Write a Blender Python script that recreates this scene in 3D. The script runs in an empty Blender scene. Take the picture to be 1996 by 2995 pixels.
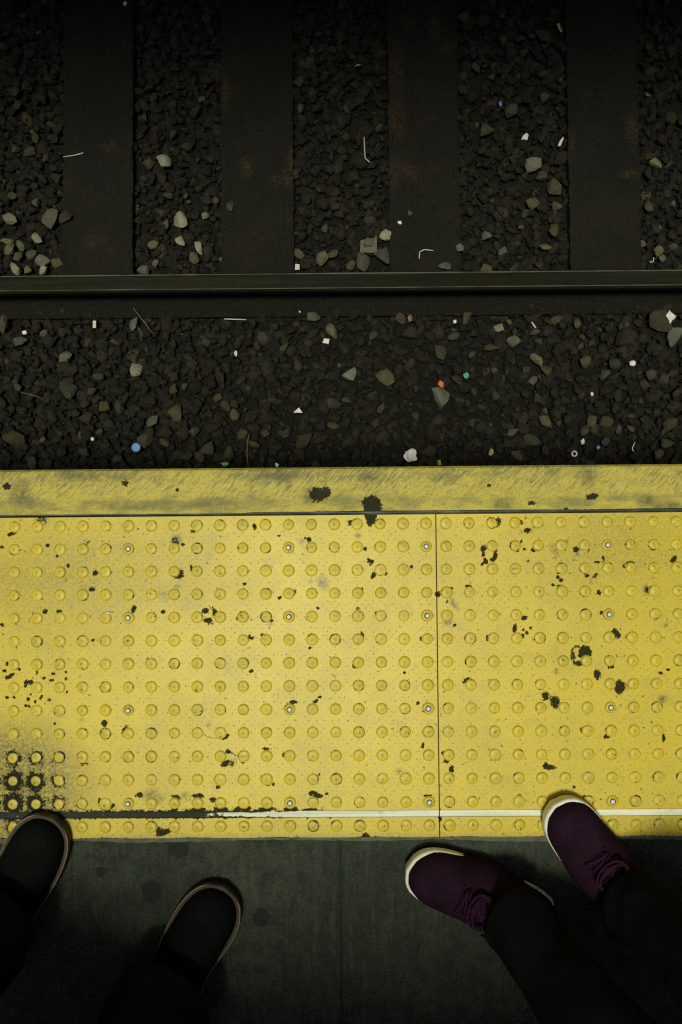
import bpy, bmesh, math, random
import numpy as np
from mathutils import Vector, Matrix
random.seed(7); rng = np.random.default_rng(11)
scene = bpy.context.scene; COL = scene.collection
R = math.radians

# ------------------------------------------------------------------ camera, sky, sun, exposure
cam = bpy.data.cameras.new('camera'); cam.sensor_fit = 'VERTICAL'; cam.sensor_height = 36; cam.lens = 28.006
cam.clip_start = 0.02; cam.clip_end = 1000
camera = bpy.data.objects.new('camera', cam); COL.objects.link(camera)
camera.location = (-0.16649, -0.02822, 1.52305); camera.rotation_euler = (0.033793, 0.009820, -0.008188)
scene.camera = camera
SUN_TILT, SUN_SIDE = 7.0, -4.0
world = bpy.data.worlds.new('World'); scene.world = world; world.use_nodes = True
wn = world.node_tree.nodes; wl = world.node_tree.links
sky = wn.new('ShaderNodeTexSky'); sky.sky_type = 'NISHITA'; sky.sun_disc = False
sky.sun_elevation = R(90 - SUN_TILT); sky.sun_rotation = R(210); sky.air_density = 1.0; sky.dust_density = 6.0; sky.ozone_density = 1.0
hs = wn.new('ShaderNodeHueSaturation'); hs.inputs['Saturation'].default_value = 0.25
wl.new(sky.outputs[0], hs.inputs['Color']); wl.new(hs.outputs[0], wn['Background'].inputs['Color'])
wn['Background'].inputs['Strength'].default_value = 0.05
sun = bpy.data.lights.new('sun', 'SUN'); sun.energy = 3.0; sun.angle = R(9.5); sun.color = (1.0, 0.985, 0.76)
sun_o = bpy.data.objects.new('sun', sun); COL.objects.link(sun_o); sun_o.rotation_euler = (R(SUN_TILT), R(SUN_SIDE), 0); sun_o.location = (0, -1, 6)
vs = scene.view_settings; vs.view_transform = 'Standard'; vs.look = 'None'; vs.exposure = -0.27; vs.gamma = 1.0; vs.use_curve_mapping = False

scene.cycles.use_denoising = False; scene.cycles.pixel_filter_type = 'BLACKMAN_HARRIS'; scene.cycles.filter_width = 1.25; scene.cycles.sample_clamp_indirect = 4.0

# ------------------------------------------------------------------ measured places (metres)
STONES = [(-0.7705,1.2404,0.0282,0.9),(-0.8231,1.2279,0.0197,0.4),(-0.7168,1.0373,0.0317,0.8),(-1.2795,1.0441,0.0268,0.7),(-1.1519,1.0426,0.0317,0.6),(-1.1912,0.974,0.0226,0.8),(-1.199,1.0978,0.0197,0.5),(-1.2785,1.1243,0.0155,0.4),(-1.2487,0.9565,0.0176,0.6),(-1.2663,0.8842,0.0247,0.8),(-1.2267,0.8765,0.0176,0.6),(-1.1765,0.9085,0.0247,0.7),(-1.1727,0.8723,0.0211,0.9),(-1.1261,0.8935,0.0176,0.5),(-1.0979,1.0346,0.0247,0.35),(-0.7169,0.9647,0.0211,0.9),(-0.8102,0.955,0.0197,0.6),(-0.656,0.9386,0.0211,0.8),(-0.674,0.9099,0.0197,0.6),(-0.8425,0.8684,0.0226,0.6),(-0.803,0.8933,0.0141,0.6),(-0.6342,1.0522,0.0127,0.7),(-0.7671,1.0234,0.0176,0.5),(-0.5481,1.0715,0.0155,0.45),(-0.5773,0.8943,0.0099,0.6),(-0.3232,0.9166,0.0197,0.5),(-0.2483,0.9013,0.0268,0.65),(-0.2053,0.9152,0.0247,0.5),(-0.2368,1.0024,0.0155,0.45),(-0.3165,1.4039,0.0197,0.5),(-0.3195,1.4956,0.0169,0.35),(-0.7453,1.3255,0.0176,0.3),(-0.7634,1.1251,0.0176,0.35),(-0.6987,1.1243,0.0106,0.45),(-1.2001,1.3169,0.0169,0.4),(-1.2179,1.2696,0.0176,0.4),(-1.2147,1.3428,0.0099,0.5),(-1.2759,1.2813,0.0106,0.45),(-1.1946,1.6812,0.0099,0.5),(-1.2458,1.7375,0.0127,0.4),(-1.2956,0.9716,0.0211,0.6),(-1.2846,0.9425,0.0211,0.6),(-1.2593,0.9204,0.0176,0.5),(-1.2126,0.9271,0.0247,0.5),(-0.6477,1.4451,0.0127,0.5),(-0.839,1.3891,0.0113,0.35),(0.4544,1.2063,0.0296,0.75),(0.3827,1.3922,0.0268,0.45),(0.2997,1.3243,0.0268,0.45),(0.2706,1.5358,0.0176,0.45),(0.4973,1.4306,0.0226,0.35),(0.8624,1.2046,0.0226,0.7),(0.8427,1.444,0.0085,0.7),(0.4523,1.0763,0.0226,0.5),(0.5323,1.0696,0.0183,0.5),(0.5241,1.1259,0.0317,0.45),(0.2982,0.9738,0.0211,0.6),(0.2053,0.921,0.0197,0.7),(0.518,0.9783,0.0282,0.45),(0.4924,0.9319,0.0211,0.55),(0.1549,0.8605,0.0197,0.6),(0.2966,0.8589,0.0268,0.5),(-0.032,0.9705,0.0254,1.0),(-0.0927,0.9461,0.0282,0.6),(-0.0433,0.9059,0.0317,0.5),(-0.1111,0.8815,0.0317,0.5),(-0.1537,0.8749,0.0176,0.5),(0.0434,1.0381,0.0127,0.5),(0.8346,1.0644,0.0176,0.4),(0.9162,1.0778,0.0141,0.5),(0.8684,0.9921,0.0099,0.6),(0.8631,0.9132,0.0176,0.6),(0.8731,0.8844,0.0141,0.6),(0.8107,0.9389,0.0141,0.5),(0.9163,0.9269,0.0176,0.5),(0.3506,0.9192,0.0176,0.5),(0.8497,1.6078,0.0141,0.3),(0.3612,1.6222,0.0176,0.35),(0.4857,1.1625,0.0197,0.4),(0.4269,1.0442,0.0169,0.35),(0.4121,1.0012,0.0127,0.5),(-1.2903,0.6836,0.0282,0.5),(-1.2289,0.6217,0.0254,0.55),(-1.1574,0.6497,0.0176,0.5),(-1.0855,0.5698,0.0254,0.65),(-0.8531,0.6738,0.024,0.6),(-0.8531,0.528,0.0226,0.8),(-1.246,0.471,0.0176,0.45),(-1.0744,0.4657,0.0317,0.35),(-0.978,0.5077,0.0211,0.35),(-0.9922,0.4577,0.0176,0.35),(-0.9528,0.4037,0.0226,0.4),(-0.9065,0.4068,0.0247,0.35),(-0.7212,0.3836,0.0282,0.45),(-0.7995,0.3558,0.0254,0.6),(-0.6926,0.469,0.0155,0.45),(-0.7318,0.4623,0.0197,0.4),(-0.5362,0.3746,0.024,0.5),(-0.6644,0.3259,0.0211,0.45),(-0.5894,0.4323,0.0176,0.35),(-0.8174,0.2989,0.0268,0.35),(-0.7569,0.2876,0.0211,0.4),(-0.6183,0.2685,0.0247,0.4),(-0.5544,0.2537,0.0226,0.45),(-0.4727,0.2814,0.024,0.35),(-0.6894,0.2443,0.0197,0.3),(-0.6468,0.2439,0.0211,0.35),(-0.5116,0.3174,0.0183,0.4),(-1.2558,0.3066,0.0317,0.4),(-1.1876,0.2275,0.0226,0.4),(-0.2783,0.6977,0.0226,0.5),(-0.2182,0.6396,0.0268,0.6),(-0.368,0.5982,0.0176,0.4),(-0.3095,0.2906,0.0317,0.3),(-0.2134,0.3394,0.0211,0.4),(-0.43,0.313,0.0211,0.35),(-0.9169,0.2393,0.0197,0.35),(-1.0238,0.2581,0.0197,0.3),(-0.9741,0.3253,0.0155,0.35),(-1.1594,0.3057,0.0141,0.5),(-0.3661,0.3089,0.0176,0.35),(-0.2129,0.4107,0.0247,0.35),(-0.1569,0.508,0.0247,0.8),(-0.0404,0.4925,0.0296,0.5),(0.1318,0.4304,0.0388,0.65),(0.3289,0.6525,0.0197,0.8),(0.3741,0.6092,0.0211,0.6),(0.4472,0.548,0.0247,0.65),(0.4783,0.5157,0.0211,0.45),(0.2234,0.6858,0.024,0.45),(-0.085,0.6284,0.0197,0.45),(0.1802,0.6256,0.0183,0.4),(0.0076,0.6881,0.0226,0.4),(0.3032,0.5851,0.0226,0.4),(0.1371,0.5726,0.024,0.4),(0.5796,0.6676,0.0183,0.5),(0.5128,0.679,0.0211,0.4),(0.4451,0.637,0.0169,0.45),(0.8988,0.6143,0.0388,0.6),(0.8436,0.6647,0.0388,0.35),(0.6054,0.5392,0.024,0.5),(0.6896,0.5277,0.0226,0.4),(0.6644,0.496,0.0197,0.45),(0.4355,0.4806,0.0141,0.55),(0.4078,0.5128,0.0183,0.35),(0.4761,0.3845,0.0127,0.55),(0.4719,0.3421,0.0268,0.5),(0.6229,0.3477,0.0226,0.55),(0.4288,0.2859,0.0296,0.4),(0.3695,0.3112,0.0183,0.55),(0.3789,0.237,0.0211,0.45),(0.6685,0.3437,0.0226,0.4),(0.7101,0.3221,0.0183,0.45),(0.7487,0.3217,0.0155,0.45),(0.5978,0.3161,0.0211,0.4),(0.8715,0.3347,0.0226,0.4),(0.8596,0.2713,0.0226,0.4),(0.8309,0.2363,0.0197,0.5),(0.8154,0.4945,0.0183,0.4),(0.8607,0.4798,0.0197,0.35),(0.315,0.4286,0.0169,0.35),(-0.1718,0.4192,0.0155,0.4),(0.0535,0.3673,0.0176,0.3),(-0.059,0.3933,0.0141,0.35),(0.4486,0.4237,0.0169,0.35),(0.6672,0.2802,0.0155,0.35),(0.7265,0.6162,0.0352,0.25),(0.0318,0.6379,0.0282,0.3),(0.361,0.6771,0.0113,0.6),(-0.0982,0.7394,0.0169,0.8)]
STAINS = [(-0.7544,0.0104,0.0121,0.0115,0,2,1.0),(-0.7544,0.0146,0.0104,0.0063,0,0,0.7),(-0.7663,0.0,0.0029,0.0025,0,0,0.8),(-0.813,-0.0125,0.0079,0.0025,0.4,0,1),(-0.7437,-0.036,0.0029,0.0029,0,0,1),(-0.7258,-0.0562,0.0027,0.0025,0,0,1),(-0.7044,-0.0753,0.0023,0.0023,0,0,1),(-0.6515,-0.0898,0.0042,0.0042,0,0,1),(-0.7089,-0.1025,0.0071,0.0071,0,2,1),(-0.6755,-0.1152,0.0094,0.0083,0,2,0.8),(-0.6587,-0.1153,0.0058,0.0058,0,1,0.9),(-0.6592,-0.1203,0.0054,0.0029,0,0,1),(-0.5502,-0.105,0.0042,0.0038,0,1,0.9),(-0.52,-0.1319,0.0133,0.0129,0,2,0.9),(-0.7484,-0.162,0.0038,0.0029,0.8,0,1),(-0.7212,-0.1626,0.0046,0.0029,0,0,1),(-0.5784,-0.1585,0.0033,0.0063,-0.4,0,1),(-0.5217,-0.1645,0.0038,0.0027,0,0,1),(-0.8314,-0.1867,0.0025,0.0025,0,0,1),(-0.6564,-0.2173,0.0019,0.0019,0,0,1),(-0.8209,-0.2612,0.0021,0.0033,0,0,1),(-0.825,-0.2746,0.0033,0.0025,0,0,1),(-0.8124,-0.2819,0.0046,0.0025,0.3,0,1),(-0.7968,-0.2723,0.0021,0.0021,0,0,1),(-0.7635,-0.2781,0.0021,0.0021,0,0,1),(-0.7322,-0.2803,0.0029,0.0019,0,0,1),(-0.7083,-0.2774,0.0019,0.0019,0,0,1),(-0.5523,-0.2599,0.0021,0.0054,0,0,1),(-0.8327,-0.038,0.0029,0.0019,0,0,1),(-0.6673,-0.031,0.0038,0.0025,0.6,0,0.7),(-0.7713,-0.1684,0.0021,0.0033,0,0,0.8),(-0.8186,-0.2866,0.0063,0.0021,0,0,1),(-0.7842,-0.2961,0.0029,0.0033,0,0,1),(-0.7755,-0.2957,0.0046,0.0029,0,0,1),(-0.7799,-0.3284,0.0023,0.0023,0,0,1),(-0.7663,-0.3332,0.0019,0.0019,0,0,1),(-0.7399,-0.3303,0.0019,0.0019,0,0,1),(-0.7061,-0.3147,0.0017,0.0017,0,0,1),(-0.7083,-0.2904,0.0023,0.0023,0,0,1),(-0.7353,-0.2929,0.0033,0.0017,0,0,1),(-0.7499,-0.2891,0.0019,0.0019,0,0,1),(-0.8205,-0.3247,0.0021,0.0021,0,0,1),(-0.807,-0.3248,0.0019,0.0019,0,0,1),(-0.784,-0.3414,0.0019,0.0019,0,0,1),(-0.7771,-0.3418,0.0019,0.0019,0,0,1),(-0.7852,-0.3043,0.0019,0.0019,0,0,1),(-0.7539,-0.323,0.0017,0.0017,0,0,1),(-0.757,-0.3282,0.0017,0.0017,0,0,1),(-0.7747,-0.3188,0.0017,0.0017,0,0,1),(-0.6342,-0.3751,0.0046,0.0054,0,0,1),(-0.5958,-0.3897,0.0033,0.0094,-0.5,0,1),(-0.5451,-0.5106,0.0129,0.0115,0.3,2,1.1),(-0.5316,-0.5188,0.0125,0.0073,0.6,2,1),(-0.5678,-0.5095,0.0071,0.005,0,0,0.75),(-0.5214,-0.5799,0.0125,0.0046,0.3,0,1),(-0.5317,-0.5758,0.0033,0.0073,0,0,1),(-0.7287,-0.3746,0.0019,0.0019,0,0,0.9),(-0.6789,-0.3677,0.0042,0.0025,0,2,0.8),(-0.6184,-0.5306,0.0021,0.0046,-0.4,0,1),(-0.6422,-0.5244,0.0029,0.0104,0.1,0,0.8),(-0.6745,-0.4507,0.0083,0.0025,0,0,0.7),(-0.2752,-0.3367,0.0058,0.0029,0,0,1),(-0.2328,-0.3361,0.0038,0.0023,0.5,0,1),(-0.4068,-0.4031,0.0071,0.0029,0.2,0,1),(-0.4006,-0.4001,0.0021,0.0033,0,0,1),(-0.3956,-0.4451,0.01,0.0121,0.3,1,1.0),(-0.3915,-0.4502,0.0063,0.0063,0,0,0.6),(-0.4039,-0.4522,0.0083,0.0046,0.4,0,0.9),(-0.3997,-0.4297,0.0029,0.0029,0,0,1),(-0.3253,-0.425,0.0083,0.0025,0,0,0.85),(-0.2923,-0.4361,0.0029,0.0033,0,0,1),(-0.235,-0.4979,0.0063,0.0088,0.1,1,1),(-0.233,-0.5112,0.0115,0.0042,-0.35,0,1),(-0.2412,-0.5081,0.0046,0.0038,0,0,1),(-0.4278,-0.5194,0.005,0.0038,0,0,1),(-0.4185,-0.496,0.0038,0.0029,0,0,0.9),(-0.4804,-0.5109,0.0083,0.005,0,2,1),(-0.498,-0.5139,0.0104,0.0029,-0.3,0,0.8),(-0.4567,-0.5121,0.0115,0.0038,0,0,0.9),(-0.4226,-0.4807,0.0017,0.0071,0,0,0.85),(-0.3349,-0.4811,0.0017,0.0063,0.3,0,0.8),(-0.3236,-0.4914,0.0042,0.0017,0,0,0.9),(-0.3133,-0.4914,0.0017,0.0017,0,0,1),(-0.2266,-0.4746,0.0017,0.0021,0,0,1),(-0.2124,-0.5092,0.0021,0.0017,0,0,0.9),(-0.3698,-0.4487,0.0025,0.0017,0.5,0,1),(-0.4347,-0.3784,0.0033,0.0029,0,2,1),(-0.2245,-0.3278,0.0029,0.0013,0,0,1),(-0.5011,-0.5369,0.0063,0.0033,0,0,1),(-0.4537,-0.5379,0.0115,0.0038,0,0,1),(-0.4134,-0.5367,0.0125,0.0042,0,0,1),(-0.3691,-0.5363,0.0146,0.0038,0,0,1),(-0.3259,-0.5372,0.0146,0.0029,0,0,1),(-0.2795,-0.5384,0.0115,0.0042,0,0,1),(-0.2435,-0.5398,0.0167,0.0017,0,0,1),(-0.4974,-0.0272,0.01,0.0092,0,2,1.4),(-0.4985,-0.0293,0.0071,0.0071,0,0,0.75),(-0.3465,-0.0035,0.0031,0.0046,0,0,1),(-0.4944,-0.0958,0.0104,0.0038,0,0,1),(-0.4871,-0.0886,0.0029,0.0038,0,0,0.9),(-0.2567,-0.0323,0.005,0.0042,0,2,1),(-0.2421,-0.0293,0.0029,0.0033,0.5,0,1),(-0.2494,-0.0261,0.0015,0.0015,0,0,1),(-0.2167,-0.1115,0.01,0.0125,0.4,2,1.2),(-0.4331,-0.173,0.0121,0.0129,0,1,1.0),(-0.4363,-0.1812,0.0083,0.0038,0,0,1),(-0.4227,-0.1679,0.0038,0.0063,0.3,0,1),(-0.4408,-0.1626,0.0046,0.0042,0,0,1),(-0.3664,-0.1124,0.0027,0.0017,0,0,1),(-0.2989,-0.1388,0.0017,0.0038,-0.6,0,1),(-0.3546,-0.2783,0.0029,0.0025,0.5,0,1),(-0.4835,-0.0367,0.0021,0.0021,0,0,1),(-0.464,-0.0112,0.0038,0.0015,0,0,0.9),(-0.3003,-0.0211,0.0021,0.0015,0,0,0.9),(-0.2395,-0.1092,0.0033,0.0025,0,2,1.1),(-0.2718,-0.1286,0.0021,0.005,0,0,1),(-0.2428,-0.1257,0.0019,0.005,0.2,0,0.9),(-0.1899,-0.1365,0.0029,0.0023,0,0,1),(-0.2264,-0.16,0.0019,0.0019,0,0,1),(-0.2468,-0.178,0.0021,0.0025,0,0,0.9),(-0.3797,-0.1781,0.0019,0.0019,0,0,1),(-0.3158,-0.1821,0.0029,0.0025,0,0,0.9),(-0.3175,-0.1883,0.0033,0.0042,0,2,1),(-0.357,-0.2138,0.0021,0.0058,0,0,0.8),(-0.3522,-0.2144,0.0033,0.0017,0,0,0.8),(-0.3335,-0.2109,0.0021,0.0029,0,0,1),(-0.2425,-0.2348,0.0017,0.0017,0,0,1),(-0.3298,-0.0888,0.0021,0.0033,0,0,1),(-0.4683,-0.0815,0.0021,0.005,0.3,0,0.9),(-0.4954,-0.1155,0.0067,0.0063,0,2,1),(-0.3596,-0.234,0.0038,0.0015,0,2,1),(-0.1246,0.0217,0.0079,0.0198,0,0,1.6),(-0.1622,0.0023,0.0054,0.0042,0,0,1),(-0.1489,-0.0213,0.0046,0.005,0,2,1.3),(-0.1356,-0.0478,0.0025,0.0025,0,0,0.9),(-0.1254,-0.0728,0.0054,0.0058,0,0,0.8),(-0.1296,-0.0696,0.0021,0.0038,0,0,1),(-0.1205,-0.0977,0.0033,0.0067,-0.4,0,1),(0.0014,-0.1352,0.0042,0.0042,0,0,1.1),(0.0322,-0.1536,0.005,0.0129,0.6,2,1.1),(0.0204,-0.1866,0.0071,0.005,0,2,1.6),(0.0903,-0.049,0.0042,0.0058,-0.6,0,1),(0.1125,-0.0591,0.0029,0.0088,0,0,1),(0.0943,-0.0725,0.0029,0.0054,0.5,0,1),(0.1068,-0.0699,0.0038,0.0029,0,0,1),(0.0899,-0.06,0.0021,0.0029,0,0,1),(0.087,-0.0792,0.0023,0.0023,0,0,1),(0.1182,0.001,0.0054,0.0083,-0.3,0,1.0),(-0.1563,-0.2697,0.0054,0.0042,-0.4,0,1),(0.0337,-0.1934,0.0021,0.0019,0,0,1),(0.0188,-0.1494,0.0017,0.0017,0,0,1),(0.0274,-0.1241,0.0019,0.0019,0,0,1),(-0.1505,-0.1606,0.0021,0.0021,0,0,1),(-0.1426,-0.1286,0.0019,0.0071,0,0,0.9),(-0.1423,-0.2143,0.0021,0.0075,0,0,0.9),(-0.0634,-0.2833,0.0019,0.0017,0,0,1),(-0.1083,-0.1268,0.0021,0.0021,0,0,1),(-0.0613,-0.0919,0.0054,0.0029,0,0,0.8),(0.0605,-0.1198,0.0054,0.0017,0,0,0.9),(0.0953,-0.219,0.0017,0.0054,0,0,1),(-0.0296,-0.2192,0.0021,0.0038,0.4,0,0.9),(0.0124,0.0054,0.0023,0.0017,0,0,1),(0.0673,-0.2285,0.0015,0.0019,0,0,1),(-0.1154,-0.1711,0.0017,0.0046,0,0,0.9),(-0.04,-0.2232,0.0038,0.0046,0,1,0.6),(-0.0477,-0.0821,0.0015,0.0015,0,0,1),(-0.0956,-0.0948,0.0015,0.0019,0,0,1),(0.172,-0.0057,0.0121,0.0121,0,1,0.75),(0.1739,-0.0144,0.0054,0.0029,0,0,1),(0.1908,0.0024,0.0071,0.0063,0,2,1.2),(0.1617,-0.0004,0.0042,0.0029,0,0,0.8),(0.2664,-0.0521,0.0046,0.005,0,0,1),(0.2683,-0.0604,0.0038,0.0042,0,2,1.1),(0.3065,-0.0607,0.015,0.0158,0,1,0.7),(0.3177,-0.0691,0.0021,0.0038,0.3,0,1),(0.3052,-0.0762,0.0054,0.0017,0,0,0.8),(0.2251,-0.0518,0.0071,0.0129,0.7,2,1.2),(0.247,-0.0395,0.0029,0.0075,-0.4,2,1.3),(0.1858,-0.0514,0.0054,0.0033,0.5,0,0.9),(0.2304,-0.1035,0.0029,0.0023,0,0,1),(0.2369,-0.1098,0.0029,0.0027,0,0,1),(0.2311,-0.0963,0.0021,0.0015,0,0,1),(0.2857,-0.1019,0.0031,0.0021,0.4,0,1),(0.3026,-0.102,0.0071,0.0029,0.6,0,0.75),(0.2932,-0.1112,0.0021,0.0063,-0.3,2,1.2),(0.4497,-0.0732,0.0033,0.0071,-0.6,0,1),(0.366,-0.0787,0.0092,0.0025,0.1,0,0.85),(0.3567,-0.0828,0.0042,0.0038,0,0,0.7),(0.399,-0.1296,0.0063,0.0092,0.2,2,1.6),(0.4,-0.1296,0.0033,0.0063,0,0,0.7),(0.1661,-0.181,0.005,0.0029,0.3,0,1),(0.1472,-0.1998,0.0033,0.0071,-0.2,0,1),(0.1698,-0.2092,0.0021,0.0025,0,0,1),(0.1631,-0.204,0.0021,0.0017,0,0,1),(0.161,-0.2153,0.0021,0.0038,0,0,1),(0.1782,-0.1986,0.0015,0.0021,0,0,1),(0.3386,-0.2125,0.0071,0.0054,-0.5,0,1.2),(0.3357,-0.2063,0.0017,0.0038,0,0,1),(0.2797,-0.247,0.0092,0.0092,0,0,1.8),(0.2658,-0.253,0.0108,0.0146,0.1,1,1.1),(0.2576,-0.252,0.0038,0.0104,0,0,0.75),(0.2676,-0.2664,0.0054,0.0042,0,0,0.85),(0.3022,-0.2851,0.0054,0.0054,0,0,0.85),(0.4217,-0.2869,0.0038,0.0017,-0.3,0,1),(0.2332,-0.1211,0.005,0.0017,-0.2,0,1),(0.2464,-0.1305,0.0021,0.0075,0,0,0.8),(0.3078,-0.134,0.0029,0.0054,0.4,0,0.8),(0.3165,-0.2181,0.0019,0.0019,0,0,1),(0.3591,-0.2184,0.0017,0.0029,0,0,1),(0.3116,-0.1718,0.0019,0.0029,0,0,1),(0.1626,-0.0363,0.0017,0.0017,0,0,1),(0.1682,-0.0507,0.0019,0.0017,0,0,1),(0.1745,-0.0721,0.0017,0.0019,0,0,1),(0.2208,-0.1183,0.0017,0.0019,0,0,1),(0.4325,-0.1967,0.0029,0.0033,0,2,1.4),(0.2242,-0.2825,0.0029,0.0042,0,2,1.5),(0.3281,-0.275,0.0054,0.0017,0,0,0.9),(0.1547,-0.0533,0.0029,0.0021,0.5,0,1),(0.2258,-0.0667,0.0033,0.0029,0,2,1.3),(0.4358,-0.2808,0.0021,0.0017,0,0,1),(0.411,-0.0481,0.0063,0.0021,0,2,1.4),(0.3022,-0.2878,0.0058,0.0091,0,0,0.85),(0.3434,-0.3126,0.0083,0.0108,-0.2,0,1.2),(0.2032,-0.328,0.0083,0.0091,0,0,0.75),(0.2214,-0.3403,0.0075,0.0125,0.2,0,0.85),(0.2716,-0.3922,0.0037,0.0046,0,0,1),(0.3183,-0.4047,0.0054,0.0029,0,0,1),(0.4243,-0.4086,0.0021,0.0058,0,0,1),(0.0232,-0.4651,0.0037,0.0054,0,0,1),(0.0152,-0.4497,0.0042,0.0033,0,0,1),(0.0084,-0.4346,0.0021,0.0029,0,0,1),(0.2091,-0.4621,0.0108,0.0037,0,0,1),(0.201,-0.4592,0.0033,0.005,0,0,1),(0.0951,-0.4391,0.0066,0.0075,0,1,0.7),(0.4239,-0.3355,0.0066,0.0058,0,2,1.5),(-0.0216,-0.5143,0.0058,0.0021,0,0,1),(0.2734,-0.5182,0.0033,0.0025,0,0,1),(0.1511,-0.5152,0.0033,0.0025,0,0,1),(0.054,-0.2985,0.0058,0.0033,0.4,0,1),(-0.0632,-0.31,0.0066,0.0037,0,0,0.8),(-0.0295,-0.419,0.0017,0.0037,0,0,1),(-0.038,-0.3407,0.0021,0.0021,0,0,1),(0.359,-0.3106,0.0075,0.0058,0,2,1.3),(0.0016,-0.552,0.0025,0.0104,0,0,1),(0.3314,-0.5717,0.0033,0.0058,0.3,0,0.9),(0.0633,-0.524,0.01,0.01,0,1,0.6),(0.2542,-0.4995,0.0021,0.0025,0,0,1),(0.4167,-0.4773,0.0058,0.0033,0,2,1.2),(-0.1397,-0.5869,0.0058,0.0033,0,0,0.8),(-0.0751,-0.4686,0.0058,0.0042,0,2,1.2),(-0.065,-0.4809,0.0083,0.0091,0,1,0.5)]
BOARD_STAINS = [(-0.2239,0.0567,0.0157,0.0131,0,0,1),(-0.2415,0.0536,0.0131,0.0157,0,2,1),(-0.2088,0.0611,0.0078,0.0092,0,0,1),(-0.1209,0.0322,0.0131,0.017,0,0,1.6),(-0.1241,0.0408,0.0144,0.0092,0,0,1.2),(-0.8211,0.0777,0.0059,0.0052,0,0,1.2),(-0.5928,0.0822,0.0078,0.0065,0,0,0.8),(-0.4943,0.0682,0.0026,0.0026,0,0,1),(0.138,0.0489,0.0059,0.0072,0,1,0.8),(0.2966,0.0476,0.0092,0.0046,0,0,1),(0.3025,0.0501,0.0052,0.0039,0,0,1),(0.182,0.0368,0.0078,0.0039,0,0,0.8),(0.1012,0.0715,0.0026,0.002,0,0,1),(0.2468,0.0239,0.0039,0.0026,0,0,1),(0.3996,0.0395,0.017,0.0105,0,2,1.2),(0.1267,0.0353,0.0261,0.0092,0,2,1),(-0.3034,0.0947,0.0392,0.0118,0,2,1.2),(0.4382,0.0294,0.0327,0.0078,0,2,1.1),(-0.1269,0.0866,0.0183,0.0078,0,2,1),(0.2902,0.0894,0.0144,0.0196,0,2,1),(0.0167,0.0886,0.0261,0.0092,0,2,0.9),(-0.5724,0.0381,0.0784,0.0078,0,2,0.8),(-0.671,0.0947,0.0654,0.0092,0,2,0.9),(-0.4412,0.0383,0.0523,0.0065,0,2,0.9),(-0.7959,0.0597,0.0196,0.0261,0,2,0.9)]
FLOOR_STAINS = [(-0.4932,-0.6105,0.0196,0.017,0,0,1),(-0.545,-0.6911,0.0183,0.0209,0,0,1),(-0.3379,-0.7407,0.0157,0.017,0,0,1),(-0.6402,-0.6544,0.0092,0.0092,0,0,1),(-0.6052,-0.6278,0.0196,0.0157,0,2,1),(-0.521,-0.5963,0.0392,0.0052,0,2,1),(-0.0693,-0.6428,0.0392,0.0196,0,2,0.8),(-0.4305,-0.6604,0.0523,0.0392,0,2,0.6),(-0.1214,-0.7124,0.0392,0.0392,0,2,0.6),(-0.2755,-0.6483,0.0118,0.0261,0,2,0.5)]

P = 0.0438; M = 0.019                       # dome pitch, panel margin
PANEL_W = 20 * P + 2 * M                    # 0.914 m
EDGE_Y = 0.1095                             # front of the platform edge
TRACK_SHADE_Y = 0.87; PLATFORM_SHADE_Y = -1.05; RAIL_Y = 0.768; TIE_Z = -1.07; HEAD_Z = -0.905  # first two: edges of the added, unseen light-blocking roofs
TIES = [(-1.64, 0.232), (-1.1043, 0.2312), (-0.5788, 0.2392), (-0.0244, 0.2332), (0.57, 0.232), (1.12, 0.233)]

# ------------------------------------------------------------------ helpers
def link(o, parent=None):
    COL.objects.link(o)
    if parent is not None: o.parent = parent
    return o
def tag(o, label=None, cat=None, group=None, kind=None):
    if label: o['label'] = label
    if cat: o['category'] = cat
    if group: o['group'] = group
    if kind: o['kind'] = kind
    return o
def mesh_obj(name, verts, faces, mat=None, parent=None, smooth=False):
    me = bpy.data.meshes.new(name); me.from_pydata([tuple(v) for v in verts], [], [tuple(f) for f in faces]); me.update()
    if mat: me.materials.append(mat)
    if smooth: me.polygons.foreach_set('use_smooth', [True] * len(me.polygons))
    return link(bpy.data.objects.new(name, me), parent)
def bm_obj(name, bm, mat=None, parent=None, smooth=False):
    me = bpy.data.meshes.new(name); bm.to_mesh(me); bm.free()
    if mat: me.materials.append(mat)
    if smooth: me.polygons.foreach_set('use_smooth', [True] * len(me.polygons))
    return link(bpy.data.objects.new(name, me), parent)
def empty(name, loc=(0, 0, 0)):
    o = bpy.data.objects.new(name, None); o.empty_display_size = 0.05; o.location = loc; return link(o)
def box(name, x0, x1, y0, y1, z0, z1, mat, parent=None, bevel=0.0, seg=2):
    bm = bmesh.new(); bmesh.ops.create_cube(bm, size=1)
    for v in bm.verts:
        v.co = Vector((x0 + (v.co.x + .5) * (x1 - x0), y0 + (v.co.y + .5) * (y1 - y0), z0 + (v.co.z + .5) * (z1 - z0)))
    if bevel: bmesh.ops.bevel(bm, geom=list(bm.edges), offset=bevel, segments=seg, affect='EDGES', profile=.6)
    return bm_obj(name, bm, mat, parent)
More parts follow.
